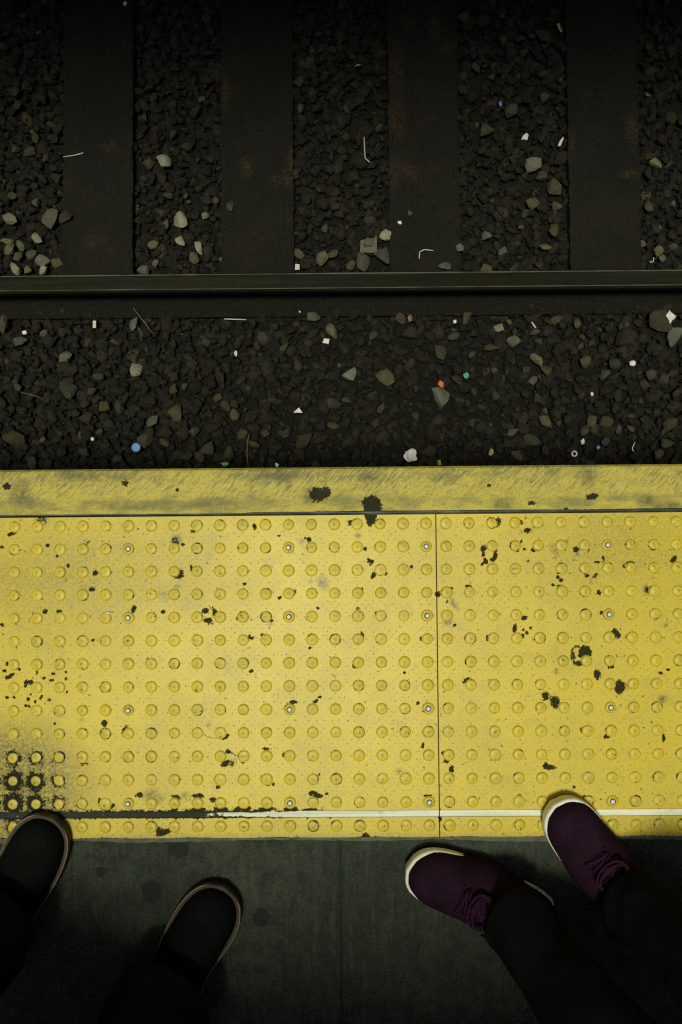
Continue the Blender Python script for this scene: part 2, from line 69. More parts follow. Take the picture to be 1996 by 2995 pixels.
def tube(name, pts, rad, mat, parent=None, n=8, closed=False, smooth=True):
    pts = [Vector(p) for p in pts]; N = len(pts); rr = rad if isinstance(rad, (list, tuple)) else [rad] * N
    V, F = [], []
    prev = None
    for i, p in enumerate(pts):
        a = pts[i - 1] if (i > 0 or closed) else p; b = pts[(i + 1) % N] if (i < N - 1 or closed) else p
        t = (b - a).normalized(); u = t.cross(Vector((0, 0, 1)))
        if u.length < 1e-3: u = t.cross(Vector((0, 1, 0)))
        u.normalize()
        if prev is not None and u.dot(prev) < 0: u = -u
        prev = u; w = t.cross(u)
        for k in range(n):
            q = 2 * math.pi * k / n; V.append(p + (u * math.cos(q) + w * math.sin(q)) * rr[i])
    for i in range(N if closed else N - 1):
        for k in range(n):
            a, b = i * n + k, i * n + (k + 1) % n; c, d = ((i + 1) % N) * n + (k + 1) % n, ((i + 1) % N) * n + k
            F.append((a, b, c, d))
    if not closed: F += [tuple(range(n))[::-1], tuple(range((N - 1) * n, N * n))]
    return mesh_obj(name, V, F, mat, parent, smooth)
def grid_obj(name, x0, x1, y0, y1, z, step, mat, parent=None, skirt=0.0, zf=None):
    nx = max(2, int(round((x1 - x0) / step)) + 1); ny = max(2, int(round((y1 - y0) / step)) + 1)
    xs = np.linspace(x0, x1, nx); ys = np.linspace(y0, y1, ny)
    X, Y = np.meshgrid(xs, ys); Zs = np.full_like(X, z) if zf is None else zf(X, Y)
    V = np.stack([X.ravel(), Y.ravel(), Zs.ravel()], 1)
    i = np.arange(nx * ny).reshape(ny, nx)
    F = np.stack([i[:-1, :-1].ravel(), i[:-1, 1:].ravel(), i[1:, 1:].ravel(), i[1:, :-1].ravel()], 1)
    if skirt:                                                    # closed sides so the sheet is a real slab
        loop = np.concatenate([i[0, :], i[1:, -1], i[-1, -2::-1], i[-2:0:-1, 0]]); n0 = len(V); L = len(loop)
        low = V[loop].copy(); low[:, 2] -= skirt; V = np.concatenate([V, low])
        k = np.arange(L); k2 = (k + 1) % L
        F = np.concatenate([F, np.stack([loop[k2], loop[k], n0 + k, n0 + k2], 1)])
    me = bpy.data.meshes.new(name); me.from_pydata(V.tolist(), [], F.tolist()); me.update()
    if mat: me.materials.append(mat)
    return link(bpy.data.objects.new(name, me), parent)
def stain_fields(o, stains, extra=None):
    me = o.data; n = len(me.vertices); co = np.empty(n * 3); me.vertices.foreach_get('co', co); co = co.reshape(-1, 3)
    black = np.zeros(n); smud = np.zeros(n)
    for x, y, rx, ry, a, k, s in stains:
        m = max(rx, ry) * 2.2 + .004
        idx = np.nonzero((np.abs(co[:, 0] - x) < m) & (np.abs(co[:, 1] - y) < m))[0]
        if not len(idx): continue
        dx, dy = co[idx, 0] - x, co[idx, 1] - y; c, sn = math.cos(a), math.sin(a)
        u = (dx * c + dy * sn) / (rx * 1.1 + .0014); v = (-dx * sn + dy * c) / (ry * 1.1 + .0014); d = np.sqrt(u * u + v * v)
        if k == 0: black[idx] = np.maximum(black[idx], s * np.clip(1.45 - d, 0, 1))
        elif k == 1: black[idx] = np.maximum(black[idx], .62 * s * np.clip(1 - np.abs(d - 1) / .34, 0, 1))
        else: smud[idx] = np.maximum(smud[idx], s * np.clip(1.3 - d, 0, 1))
    if extra is not None:
        eb, es = extra(co); black = np.maximum(black, eb); smud = np.maximum(smud, es)
    for nm, arr in (('black', black), ('smudge', smud)):
        at = me.attributes.new(nm, 'FLOAT', 'POINT'); at.data.foreach_set('value', arr.astype(np.float32))

# ------------------------------------------------------------------ material helper
class NT:
    def __init__(s, name, rough=.6, spec=.5):
        s.m = bpy.data.materials.new(name); s.m.use_nodes = True; s.t = s.m.node_tree; s.b = s.t.nodes['Principled BSDF']
        s.b.inputs['Roughness'].default_value = rough; s.b.inputs['Specular IOR Level'].default_value = spec
    def n(s, typ, **kw):
        o = s.t.nodes.new('ShaderNode' + typ)
        for k, v in kw.items(): setattr(o, k, v)
        return o
    def put(s, sock, v):
        if hasattr(v, 'is_output') or hasattr(v, 'links'): s.t.links.new(v, sock)
        elif isinstance(v, tuple) and len(v) == 3 and sock.type == 'RGBA': sock.default_value = (*v, 1)
        else: sock.default_value = v
    def pos(s): return s.n('NewGeometry').outputs['Position']
    def obj(s): return s.n('TexCoord').outputs['Object']
    def rnd(s): return s.n('ObjectInfo').outputs['Random']
    def attr(s, name, typ='GEOMETRY', out='Fac'):
        a = s.n('Attribute'); a.attribute_name = name; a.attribute_type = typ; return a.outputs[out]
    def noise(s, vec, scale, detail=3, rough=.55, stretch=None, rot=None, off=None):
        if stretch or rot:
            mp = s.n('Mapping'); s.put(mp.inputs['Vector'], vec)
            mp.vector_type = 'TEXTURE'                              # rotate first, then stretch
            if rot: mp.inputs['Rotation'].default_value = rot
            if stretch: mp.inputs['Scale'].default_value = tuple(1 / q for q in stretch)
            vec = mp.outputs[0]
        if off is not None:
            va = s.n('VectorMath', operation='ADD'); s.put(va.inputs[0], vec); s.put(va.inputs[1], off); vec = va.outputs[0]
        o = s.n('TexNoise'); s.put(o.inputs['Vector'], vec); o.inputs['Scale'].default_value = scale; o.inputs['Detail'].default_value = detail; o.inputs['Roughness'].default_value = rough
        return o.outputs['Fac']
    def math(s, op, a, b=0.0, c=None):
        o = s.n('Math', operation=op); s.put(o.inputs[0], a); s.put(o.inputs[1], b)
        if c is not None: s.put(o.inputs[2], c)
        return o.outputs[0]
    def step(s, v, lo, hi, a=0.0, b=1.0):
        o = s.n('MapRange'); o.interpolation_type = 'SMOOTHSTEP'; s.put(o.inputs['Value'], v)
        for k, x in zip(('From Min', 'From Max', 'To Min', 'To Max'), (lo, hi, a, b)): s.put(o.inputs[k], x)
        return o.outputs[0]
    def mix(s, f, a, b):
        o = s.n('Mix', data_type='RGBA'); s.put(o.inputs[0], f); s.put(o.inputs[6], a); s.put(o.inputs[7], b); return o.outputs[2]
    def ramp(s, f, stops):
        o = s.n('ValToRGB'); s.put(o.inputs[0], f); e = o.color_ramp.elements
        while len(e) < len(stops): e.new(.5)
        for q, (p_, c) in zip(e, stops): q.position = p_; q.color = (*c, 1)
        return o.outputs[0]
    def color(s, c): s.put(s.b.inputs['Base Color'], c); return s
    def roughness(s, r): s.put(s.b.inputs['Roughness'], r); return s
    def bump(s, h, strength=.3, dist=.002):
        o = s.n('Bump'); o.inputs['Strength'].default_value = strength; o.inputs['Distance'].default_value = dist; s.put(o.inputs['Height'], h)
        s.t.links.new(o.outputs[0], s.b.inputs['Normal']); return s
def plain(name, c, rough=.6, var=.25, scale=60, spec=.5):
    t = NT(name, rough, spec); n = t.noise(t.obj(), scale, 3)
    t.color(t.mix(n, tuple(x * (1 - var) for x in c), tuple(min(1, x * (1 + var)) for x in c))); t.bump(n, .25, .001); return t.m

YEL = (0.62, 0.488, 0.030)
def yellow_material(name, kind):
    t = NT(name, .42, .42); p = t.pos()
    big = t.noise(p, 5, 4); mid = t.noise(p, 38, 4); fine = t.noise(p, 330, 3, .7)
    c = t.mix(t.step(big, .35, .7), YEL, (0.56, 0.445, 0.045))
    c = t.mix(t.step(mid, .48, .75, 0, .45), c, (0.50, 0.40, 0.055))                   # handled dull patches
    c = t.mix(t.step(fine, .53, .68, 0, .42), c, (0.22, 0.185, 0.055))                 # fine grit in the surface
    scuff = t.noise(p, 55, 4, .65, stretch=(1, 3.2, 1), rot=(0, 0, .7))
    c = t.mix(t.step(scuff, .55, .70, 0, .32), c, (0.25, 0.21, 0.070))
    spk = t.noise(p, 120, 2, .5, off=(3.1, 1.7, 0))
    c = t.mix(t.step(spk, .68, .715, 0, .8), c, (0.04, 0.04, 0.025))
    spk2 = t.noise(p, 300, 2, .5, off=(1.1, 6.7, 0)); c = t.mix(t.math('MULTIPLY', t.step(spk2, .635, .675, 0, .6), t.step(t.noise(p, 9, 3, .6, off=(2, 2, 2)), .45, .6)), c, (0.07, 0.065, 0.03))
    grey = t.noise(p, 17, 5, .7, off=(6, 1, 0)); c = t.mix(t.step(grey, .50, .68, 0, .24), c, (0.30, 0.26, 0.10))                  # pepper specks
    if kind == 'plate':
        rag = t.noise(p, 260, 5, .75); rag2 = t.noise(p, 95, 4, .7, off=(9, 2, 4))
        b = t.math('ADD', t.attr('black'), t.math('MULTIPLY', t.math('SUBTRACT', t.math('ADD', t.math('MULTIPLY', rag, .5), t.math('MULTIPLY', rag2, .5)), .5), 3.2))
        sm = t.math('MULTIPLY', t.attr('smudge'), t.step(t.noise(p, 150, 5, .8, off=(5, 5, 1)), .30, .62))
        c = t.mix(t.math('MULTIPLY', t.math('MINIMUM', sm, 1.0), .80), c, (0.070, 0.072, 0.034))
        has = t.step(t.attr('black'), .02, .10)
        blk = t.math('MULTIPLY', t.step(b, .46, .56), has); t.put(t.b.inputs['Specular IOR Level'], t.math('SUBTRACT', .30, t.math('MULTIPLY', blk, .26)))
        c = t.mix(t.math('MULTIPLY', blk, .96), c, (0.012, 0.015, 0.012))
        t.roughness(t.math('ADD', t.math('MULTIPLY', big, .12), t.math('ADD', .36, t.math('MULTIPLY', blk, .45))))
    if kind == 'dome':
        o = t.obj(); ln = t.n('VectorMath', operation='LENGTH'); flat = t.n('VectorMath', operation='MULTIPLY'); t.put(flat.inputs[0], o); flat.inputs[1].default_value = (1, 1, 0)
        t.put(ln.inputs[0], flat.outputs[0]); r = ln.outputs['Value']
        off = t.n('CombineXYZ'); rr = t.math('MULTIPLY', t.rnd(), 91.0); t.put(off.inputs[0], rr); t.put(off.inputs[1], rr)
        na = t.noise(o, 75, 3, .6, off=off.outputs[0]); nf = t.noise(o, 420, 3, .6, off=off.outputs[0])
        soil = t.attr('soil', 'OBJECT')
        ring = t.math('MULTIPLY', t.step(r, .0088, .0108), t.step(t.math('ADD', na, t.math('MULTIPLY', soil, .35)), .46, .72))
        c = t.mix(t.math('MULTIPLY', ring, .62), c, (0.15, 0.13, 0.045))
        crack = t.math('MULTIPLY', t.step(r, .0078, .0098), t.step(t.math('ADD', t.math('MULTIPLY', na, .7), t.math('ADD', t.math('MULTIPLY', nf, .3), t.math('MULTIPLY', soil, .28))), .605, .65))
        c = t.mix(crack, c, (0.014, 0.016, 0.012))
        film = t.math('MULTIPLY', t.math('MINIMUM', soil, 1.0), t.step(t.math('ADD', t.math('MULTIPLY', na, .5), t.math('MULTIPLY', nf, .5)), .42, .60)); c = t.mix(t.math('MULTIPLY', film, .55), c, (0.10, 0.095, 0.04))
        pip = t.math('MULTIPLY', t.step(r, .0034, .0016), t.step(nf, .42, .60, 0, .55))
        c = t.mix(pip, c, (0.13, 0.11, 0.05))
        t.roughness(.45); t.b.inputs['Specular IOR Level'].default_value = .34
    t.color(c); t.bump(fine, .22, .0006); return t.m
yel_plate = yellow_material('yellow_plate', 'plate'); yel_dome = yellow_material('yellow_dome', 'dome')
t = NT('yellow_pip', .5); f = t.noise(t.pos(), 60, 3); t.color(t.mix(t.step(f, .35, .65), (0.52, 0.40, 0.06), (0.27, 0.22, 0.06))); yel_pip = t.m

def board_material():
    t = NT('edge_board_paint', .6, .3); p = t.pos(); sep = t.n('SeparateXYZ'); t.put(sep.inputs[0], p); y = sep.outputs[1]
    big = t.noise(p, 6, 4); mid = t.noise(p, 55, 6, .75, stretch=(.45, 1.3, 1)); fine = t.noise(p, 260, 4, .75)
    s1 = t.noise(p, 230, 3, .6, stretch=(1.0, .16, 1), rot=(0, 0, R(-43))); s2 = t.noise(p, 330, 3, .6, stretch=(1.0, .12, 1), rot=(0, 0, R(-40)), off=(4, 4, 0)); s3 = t.noise(p, 260, 3, .6, stretch=(1.0, .14, 1), rot=(0, 0, R(-46)), off=(7, 1, 0)); scr2 = s2
    zone = t.ramp(t.step(y, .018, .112), [(0.0, (.42,) * 3), (.22, (.68,) * 3), (.40, (.22,) * 3), (.60, (.10,) * 3), (.76, (.45,) * 3), (.92, (.66,) * 3), (1, (.60,) * 3)])
    z = t.n('RGBToBW'); t.put(z.inputs[0], zone); z = z.outputs[0]
    c = t.mix(t.step(mid, .38, .66), (0.52, 0.43, 0.062), (0.40, 0.345, 0.072))
    d = t.math('ADD', z, t.math('ADD', t.math('MULTIPLY', t.math('SUBTRACT', mid, .5), 1.9), t.math('MULTIPLY', t.math('SUBTRACT', big, .5), 1.5)))
    c = t.mix(t.step(d, .20, 1.05, 0, .72), c, (0.150, 0.148, 0.050))
    up = t.step(y, .040, .070)
    c = t.mix(t.math('MULTIPLY', t.math('MULTIPLY', t.step(s3, .50, .60), up), t.step(big, .35, .6, .35, .8)), c, (0.145, 0.140, 0.048))
    c = t.mix(t.math('MULTIPLY', t.math('MULTIPLY', t.step(s1, .53, .60), up), .70), c, (0.50, 0.42, 0.085))
    c = t.mix(t.math('MULTIPLY', t.math('MULTIPLY', t.step(s2, .56, .63), up), .60), c, (0.56, 0.48, 0.13))
    c = t.mix(t.step(fine, .52, .64, 0, .6), c, (0.14, 0.135, 0.05))
    rag = t.noise(p, 200, 5, .75)
    sm = t.math('MULTIPLY', t.attr('smudge'), t.step(t.noise(p, 80, 5, .8, off=(5, 5, 1)), .25, .60)); c = t.mix(t.math('MULTIPLY', t.math('MINIMUM', sm, 1.), .8), c, (0.075, 0.080, 0.035))
    b = t.math('ADD', t.attr('black'), t.math('MULTIPLY', t.math('SUBTRACT', rag, .5), 2.2)); blk = t.math('MULTIPLY', t.step(b, .46, .58), t.step(t.attr('black'), .02, .1))
    t.put(t.b.inputs['Specular IOR Level'], t.math('SUBTRACT', .3, t.math('MULTIPLY', blk, .27))); c = t.mix(t.math('MULTIPLY', blk, .96), c, (0.013, 0.017, 0.013))
    t.color(c); t.bump(t.math('ADD', fine, scr2), .3, .0006); return t.m
board_mat = board_material()

def concrete_material():
    t = NT('platform_concrete', .85, .3); p = t.pos()
    big = t.noise(p, 3.2, 4); mid = t.noise(p, 26, 6, .75); brush = t.noise(p, 130, 4, .65, stretch=(1, .09, 1)); fine = t.noise(p, 480, 3, .75); grit = t.noise(p, 190, 4, .75, off=(3, 3, 1))
    c = t.mix(t.step(big, .3, .7), (0.028, 0.040, 0.027), (0.052, 0.062, 0.041))
    c = t.mix(t.step(mid, .42, .60, 0, .85), c, (0.016, 0.026, 0.018))
    c = t.mix(t.step(brush, .50, .68, 0, .36), c, (0.085, 0.092, 0.058))
    c = t.mix(t.step(fine, .51, .62, 0, .6), c, (0.010, 0.013, 0.009)); c = t.mix(t.step(fine, .46, .34, 0, .5), c, (0.11, 0.108, 0.080))
    c = t.mix(t.step(grit, .53, .64, 0, .5), c, (0.012, 0.017, 0.012)); c = t.mix(t.step(grit, .42, .32, 0, .4), c, (0.085, 0.092, 0.062))
    sm = t.math('MULTIPLY', t.attr('smudge'), t.step(mid, .3, .6)); c = t.mix(t.math('MULTIPLY', t.math('MINIMUM', sm, 1.), .6), c, (0.014, 0.018, 0.013))
    rag = t.noise(p, 120, 4, .7); b = t.math('ADD', t.attr('black'), t.math('MULTIPLY', t.math('SUBTRACT', rag, .5), .9)); blk = t.step(b, .44, .62)
    c = t.mix(t.math('MULTIPLY', t.math('MULTIPLY', blk, t.step(t.attr('black'), .02, .1)), .8), c, (0.010, 0.013, 0.010))
    t.color(c); t.bump(t.math('ADD', t.math('MULTIPLY', brush, .6), fine), .45, .0012); return t.m
concrete = concrete_material()

def stone_material(name, joined):
    t = NT(name, .88, .25); o = t.pos()
    n1 = t.noise(o, 45, 4, .65); n2 = t.noise(o, 260, 3, .7)
    tone = t.attr('tone') if joined else t.attr('tone', 'OBJECT'); hue = t.attr('hue') if joined else t.rnd()
    c = t.ramp(tone, [(0.0, (0.0095, 0.0102, 0.0075)), (.3, (0.027, 0.0275, 0.0185)), (.55, (0.070, 0.071, 0.045)), (.8, (0.165, 0.172, 0.125)), (1, (0.34, 0.34, 0.26))])
    warm = t.ramp(tone, [(0.0, (0.0115, 0.0098, 0.0068)), (.3, (0.033, 0.028, 0.016)), (.55, (0.080, 0.072, 0.034)), (.8, (0.175, 0.165, 0.090)), (1, (0.32, 0.31, 0.22))])
    c = t.mix(t.step(hue, .35, .75), c, warm)
    v = t.math('ADD', .36, t.math('MULTIPLY', n1, .9)); hsv = t.n('HueSaturation'); t.put(hsv.inputs['Value'], v); t.put(hsv.inputs['Color'], c); c = hsv.outputs[0]
    c = t.mix(t.step(n2, .55, .75, 0, .55), c, (0.014, 0.012, 0.010))
    t.color(c); t.bump(t.math('ADD', n1, n2), .7, .004); return t.m
stone_one = stone_material('ballast_stone', False); stone_many = stone_material('ballast_mass', True)

t = NT('sleeper_wood', .9, .2); p = t.pos()
g = t.noise(p, 70, 5, .65, stretch=(1, .05, 1)); b = t.noise(p, 7, 4); fi = t.noise(p, 330, 3, .7); ru = t.noise(p, 9, 5, .65, off=(3, 8, 0))
c = t.mix(t.step(b, .3, .7), (0.0070, 0.0075, 0.0055), (0.0105, 0.0096, 0.0068)); c = t.mix(t.step(g, .45, .7, 0, .75), c, (0.008, 0.0075, 0.006))
c = t.mix(t.step(fi, .53, .68, 0, .6), c, (0.032, 0.030, 0.023)); c = t.mix(t.step(ru, .58, .74, 0, .6), c, (0.038, 0.022, 0.011)); oc = t.math('MULTIPLY', t.attr('smudge'), t.step(t.noise(p, 85, 5, .75), .40, .62)); c = t.mix(t.math('MULTIPLY', t.math('MINIMUM', oc, 1.), .75), c, t.mix(t.step(t.noise(p, 3, 1), .45, .55), (0.050, 0.036, 0.014), (0.046, 0.024, 0.012)))
cr = t.noise(p, 160, 4, .7, stretch=(1, .03, 1), off=(2, 5, 0)); c = t.mix(t.step(cr, .60, .66, 0, .85), c, (0.0035, 0.0035, 0.003)); t.color(c); t.bump(t.math('ADD', g, t.math('MULTIPLY', fi, .5)), .6, .003); wood = t.m
t = NT('rail_steel', .8, .12); p = t.pos(); st = t.noise(p, 60, 4, .6, stretch=(.03, 1, 1)); ru = t.noise(p, 30, 4, .6); fi = t.noise(p, 300, 3, .7)
c = t.mix(t.step(st, .4, .7), (0.0080, 0.0088, 0.0052), (0.017, 0.0176, 0.0092)); c = t.mix(t.step(ru, .5, .75, 0, .6), c, (0.022, 0.018, 0.010)); c = t.mix(t.step(fi, .6, .75, 0, .5), c, (0.042, 0.040, 0.022)); t.color(c)
t.roughness(t.step(ru, .3, .7, .7, .9)); t.bump(st, .25, .001); steel = t.m
rust = plain('rail_rust', (0.0110, 0.0112, 0.0085), .9, .9, 130, .08)
head_shine = plain('rail_worn_line', (0.060, 0.058, 0.028), .6, .6, 40)

# ------------------------------------------------------------------ ground and track bed
ground_mat = plain('ground_gravel', (0.030, 0.026, 0.021), .95, .5, 25, .2)
ground = grid_obj('ground', -300, 300, -300, 300, -1.20, 100, ground_mat); tag(ground, kind='structure')
bed_mat = plain('track_bed_grit', (0.007, 0.0068, 0.005), .95, .6, 160, .2)
def rail_y(x): return RAIL_Y - 0.0022 * (x + 0.17)
def in_tie(x, m=0.0): return any(x0 - m < x < x0 + w + m for x0, w in TIES)
def surf(x, y):
    near = 1.0 / (1.0 + math.exp((y - 0.728) / 0.005))
    return -1.094 + near * 0.040 + 0.006 * math.sin(7 * x + 3 * y) + 0.004 * math.sin(19 * x - 11 * y)
def zf(X, Y):
    near = 1 / (1 + np.exp(np.clip((Y - .728) / .005, -60, 60))); return -1.113 + near * .040 + .006 * np.sin(7 * X + 3 * Y) + .004 * np.sin(19 * X - 11 * Y)
bed = grid_obj('track_bed', -3.2, 2.9, -0.05, 3.1, -1.11, 0.03, bed_mat, skirt=.12, zf=zf); tag(bed, kind='structure')

def hull_mesh(k, pts):
    bm = bmesh.new()
    for p_ in pts: bm.verts.new(p_)
    res = bmesh.ops.convex_hull(bm, input=list(bm.verts))
    bmesh.ops.delete(bm, geom=list({g_ for g_ in res['geom_interior'] + res['geom_unused'] if isinstance(g_, bmesh.types.BMVert)}), context='VERTS')
    bmesh.ops.triangulate(bm, faces=list(bm.faces)); bm.normal_update()
    return bm
bases = []
for k in range(36):
    n = random.choice((9, 10, 11, 13, 15)); q = rng.normal(size=(n, 3)); q /= np.linalg.norm(q, axis=1)[:, None]
    q *= rng.uniform(.78, 1.08, (n, 1)); q *= np.array([1.0, rng.uniform(.58, .95), rng.uniform(.5, .8)])
    bm = hull_mesh(k, q)
    bmesh.ops.subdivide_edges(bm, edges=list(bm.edges), cuts=1, smooth=.18, use_grid_fill=True)
    for v in bm.verts: v.co += v.co.normalized() * random.uniform(-.06, .05)
    bmesh.ops.triangulate(bm, faces=list(bm.faces)); bm.verts.index_update()
    V = np.array([v.co[:] for v in bm.verts]); F = np.array([[v.index for v in f.verts] for f in bm.faces])
    me = bpy.data.meshes.new('stone'); bm.to_mesh(me); bm.free(); me.materials.append(stone_one); bases.append((V, F, me))

placed = []
def rnd_rot(tilt=.55):
    return (random.uniform(-tilt, tilt), random.uniform(-tilt, tilt), random.uniform(0, 6.283))
def add_stone(x, y, r, tone, z=None, k=None):
    o = bpy.data.objects.new('stone', bases[random.randrange(36) if k is None else k][2]); link(o, bed)
    far = y > 0.70
    top = (surf(x, y) if not (far and in_tie(x)) else TIE_Z + .002) 
    o.location = (x, y, (top + r * .34) if z is None else z); o.rotation_euler = rnd_rot(.4); s = random.uniform(.92, 1.08); o.scale = (r * s, r * s, r * s * .9)
    o['tone'] = float(tone); placed.append((x, y, r)); return o
for x, y, r, tone in STONES: add_stone(x, y, r * 1.2, min(1, .06 + tone * random.uniform(.98, 1.12)))
tries = 0
while len(placed) < 298 and tries < 8000:
    tries += 1
    x, y = random.uniform(-1.3, .95), random.uniform(.20, 1.78); r = random.uniform(.018, .028)
    if .68 < y < .86 or (y > .70 and in_tie(x, r * .8)): continue
    if any((x - a) ** 2 + (y - b_) ** 2 < (r + c_) ** 2 * .7 for a, b_, c_ in placed): continue
    add_stone(x, y, r, random.choice((.12, .18, .22, .26, .3, .34)))
# the mass of smaller ballast: real stones in one mesh
AV, AF, AT, AH = [], [], [], []; off = 0
def mass(step, rmin, rmax, dz, jitter, tone_hi, loose=False):
    global off
    for gx in np.arange(-2.3, 2.0, step):
        for gy in np.arange(.02, 2.55, step):
            x = gx + random.uniform(-jitter, jitter) * step; y = gy + random.uniform(-jitter, jitter) * step
            if (x < -1.5 or x > 1.15 or y > 1.95) and random.random() < .25: continue
            far = y > .70; r = random.uniform(rmin, rmax)
            ry = rail_y(x)
            if loose:                                              # grit lying on sleepers and on the rail foot
                foot = ry - .068 < y < ry - .034
                if not foot and not (far and y > ry + .05 and in_tie(x)): continue
                if not foot and random.random() < .55: continue
                if foot: r *= random.uniform(.8, 1.9)
            elif ry - (.072 - r * random.uniform(.4, 2.0)) < y < ry + .045: continue
            elif far and in_tie(x, r * random.uniform(-.1, .55)): continue
            if any(abs(x - a) < c_ * .75 and abs(y - b_) < c_ * .75 for a, b_, c_ in placed): continue
            V, F, _ = bases[random.randrange(36)]
            from_e = Matrix.Rotation(random.uniform(0, 6.28), 3, 'Z') @ Matrix.Rotation(random.uniform(-.7, .7), 3, 'X') @ Matrix.Rotation(random.uniform(-.7, .7), 3, 'Y')
            W = (V * r) @ np.array(from_e).T + np.array([x, y, (HEAD_Z - .138 if y < ry else TIE_Z + r * .3) if loose else surf(x, y) + dz + random.uniform(-.006, .006)])
            AV.append(W); AF.append(F + off); off += len(V)
            tn = abs(random.gauss(0, .14)) + .01
            if random.random() < .035: tn += random.uniform(.12, .35)
            AT.append(np.full(len(V), min(tn, tone_hi))); AH.append(np.full(len(V), random.random()))
placed_all = placed
mass(.046, .025, .038, -.016, .45, .5)
mass(.040, .015, .029, -.004, .5, .6)
mass(.030, .010, .017, -.004, .5, .6)
mass(.026, .0035, .0080, .0, .5, .9)
mass(.030, .003, .008, .0, .5, .45, True)
me = bpy.data.meshes.new('ballast_gravel'); V = np.concatenate(AV); F = np.concatenate(AF)
me.vertices.add(len(V)); me.vertices.foreach_set('co', V.ravel()); me.loops.add(len(F) * 3); me.loops.foreach_set('vertex_index', F.ravel().astype(np.int32))
me.polygons.add(len(F)); me.polygons.foreach_set('loop_start', np.arange(0, len(F) * 3, 3, dtype=np.int32)); me.update(calc_edges=True); me.validate()
for nm, arr in (('tone', AT), ('hue', AH)): me.attributes.new(nm, 'FLOAT', 'POINT').data.foreach_set('value', np.concatenate(arr).astype(np.float32))
me.materials.append(stone_many); gravel = link(bpy.data.objects.new('ballast_gravel', me), bed); gravel['kind'] = 'stuff'

# ------------------------------------------------------------------ sleepers
TIE_STAINS = [(0.0034, 1.5247, 0.022, 0.1, 0, 2, 1.2), (0.0028, 1.3631, 0.03, 0.07, 0, 2, 1.2), (-0.0082, 1.176, 0.016, 0.05, 0, 2, 1.2), (0.0348, 1.1903, 0.03, 0.02, 0, 2, 1.2), (0.7814, 1.3262, 0.022, 0.055, 0, 2, 1.2), (0.5747, 1.2773, 0.016, 0.04, 0, 2, 1.2), (-0.348, 1.2216, 0.012, 0.05, 0, 2, 1.2), (-0.3574, 1.1667, 0.02, 0.03, 0, 2, 1.2), (-0.3981, 1.1614, 0.012, 0.02, 0, 2, 1.2), (-0.567, 1.4528, 0.014, 0.06, 0, 2, 1.2), (0.0459, 1.6805, 0.02, 0.03, 0, 2, 1.2), (0.1309, 1.6735, 0.02, 0.05, 0, 2, 1.2), (-0.9505, 1.2801, 0.02, 0.02, 0, 2, 1.2), (-0.4964, 1.2029, 0.02, 0.03, 0, 2, 1.2), (0.7657, 1.1638, 0.03, 0.012, 0, 2, 1.2)]
tie_words = {1: 'dark wooden sleeper at far left with a pale twig on it', 2: 'dark wooden sleeper with a faint ochre stain along its right edge', 3: 'brown wooden sleeper with rusty and ochre patches along its left edge', 4: 'dark wooden sleeper nearest the right border with a rusty patch on its right edge', 0: 'wooden sleeper beyond the left border', 5: 'wooden sleeper beyond the right border'}
for i, (x0, w) in enumerate(TIES):
    bm = bmesh.new(); nx, ny = 22, 190
    y0, y1 = .69, 2.85
    top = [[bm.verts.new((x0 + w * a / nx + (random.uniform(-.0025, .0025) if a in (0, nx) else 0), y0 + (y1 - y0) * b_ / ny, TIE_Z + random.uniform(-.0018, .0018) - (.003 if a in (0, nx) else 0))) for b_ in range(ny + 1)] for a in range(nx + 1)]
    for a in range(nx):
        for b_ in range(ny): bm.faces.new((top[a][b_], top[a + 1][b_], top[a + 1][b_ + 1], top[a][b_ + 1]))
    ex = bmesh.ops.extrude_edge_only(bm, edges=[e for e in bm.edges if e.is_boundary])
    for v in [g_ for g_ in ex['geom'] if isinstance(g_, bmesh.types.BMVert)]: v.co.z = TIE_Z - .15
    bmesh.ops.recalc_face_normals(bm, faces=list(bm.faces))
    o = bm_obj('railway_sleeper', bm, wood); stain_fields(o, TIE_STAINS); tag(o, tie_words[i], 'sleeper', 'wooden sleepers under the rail')

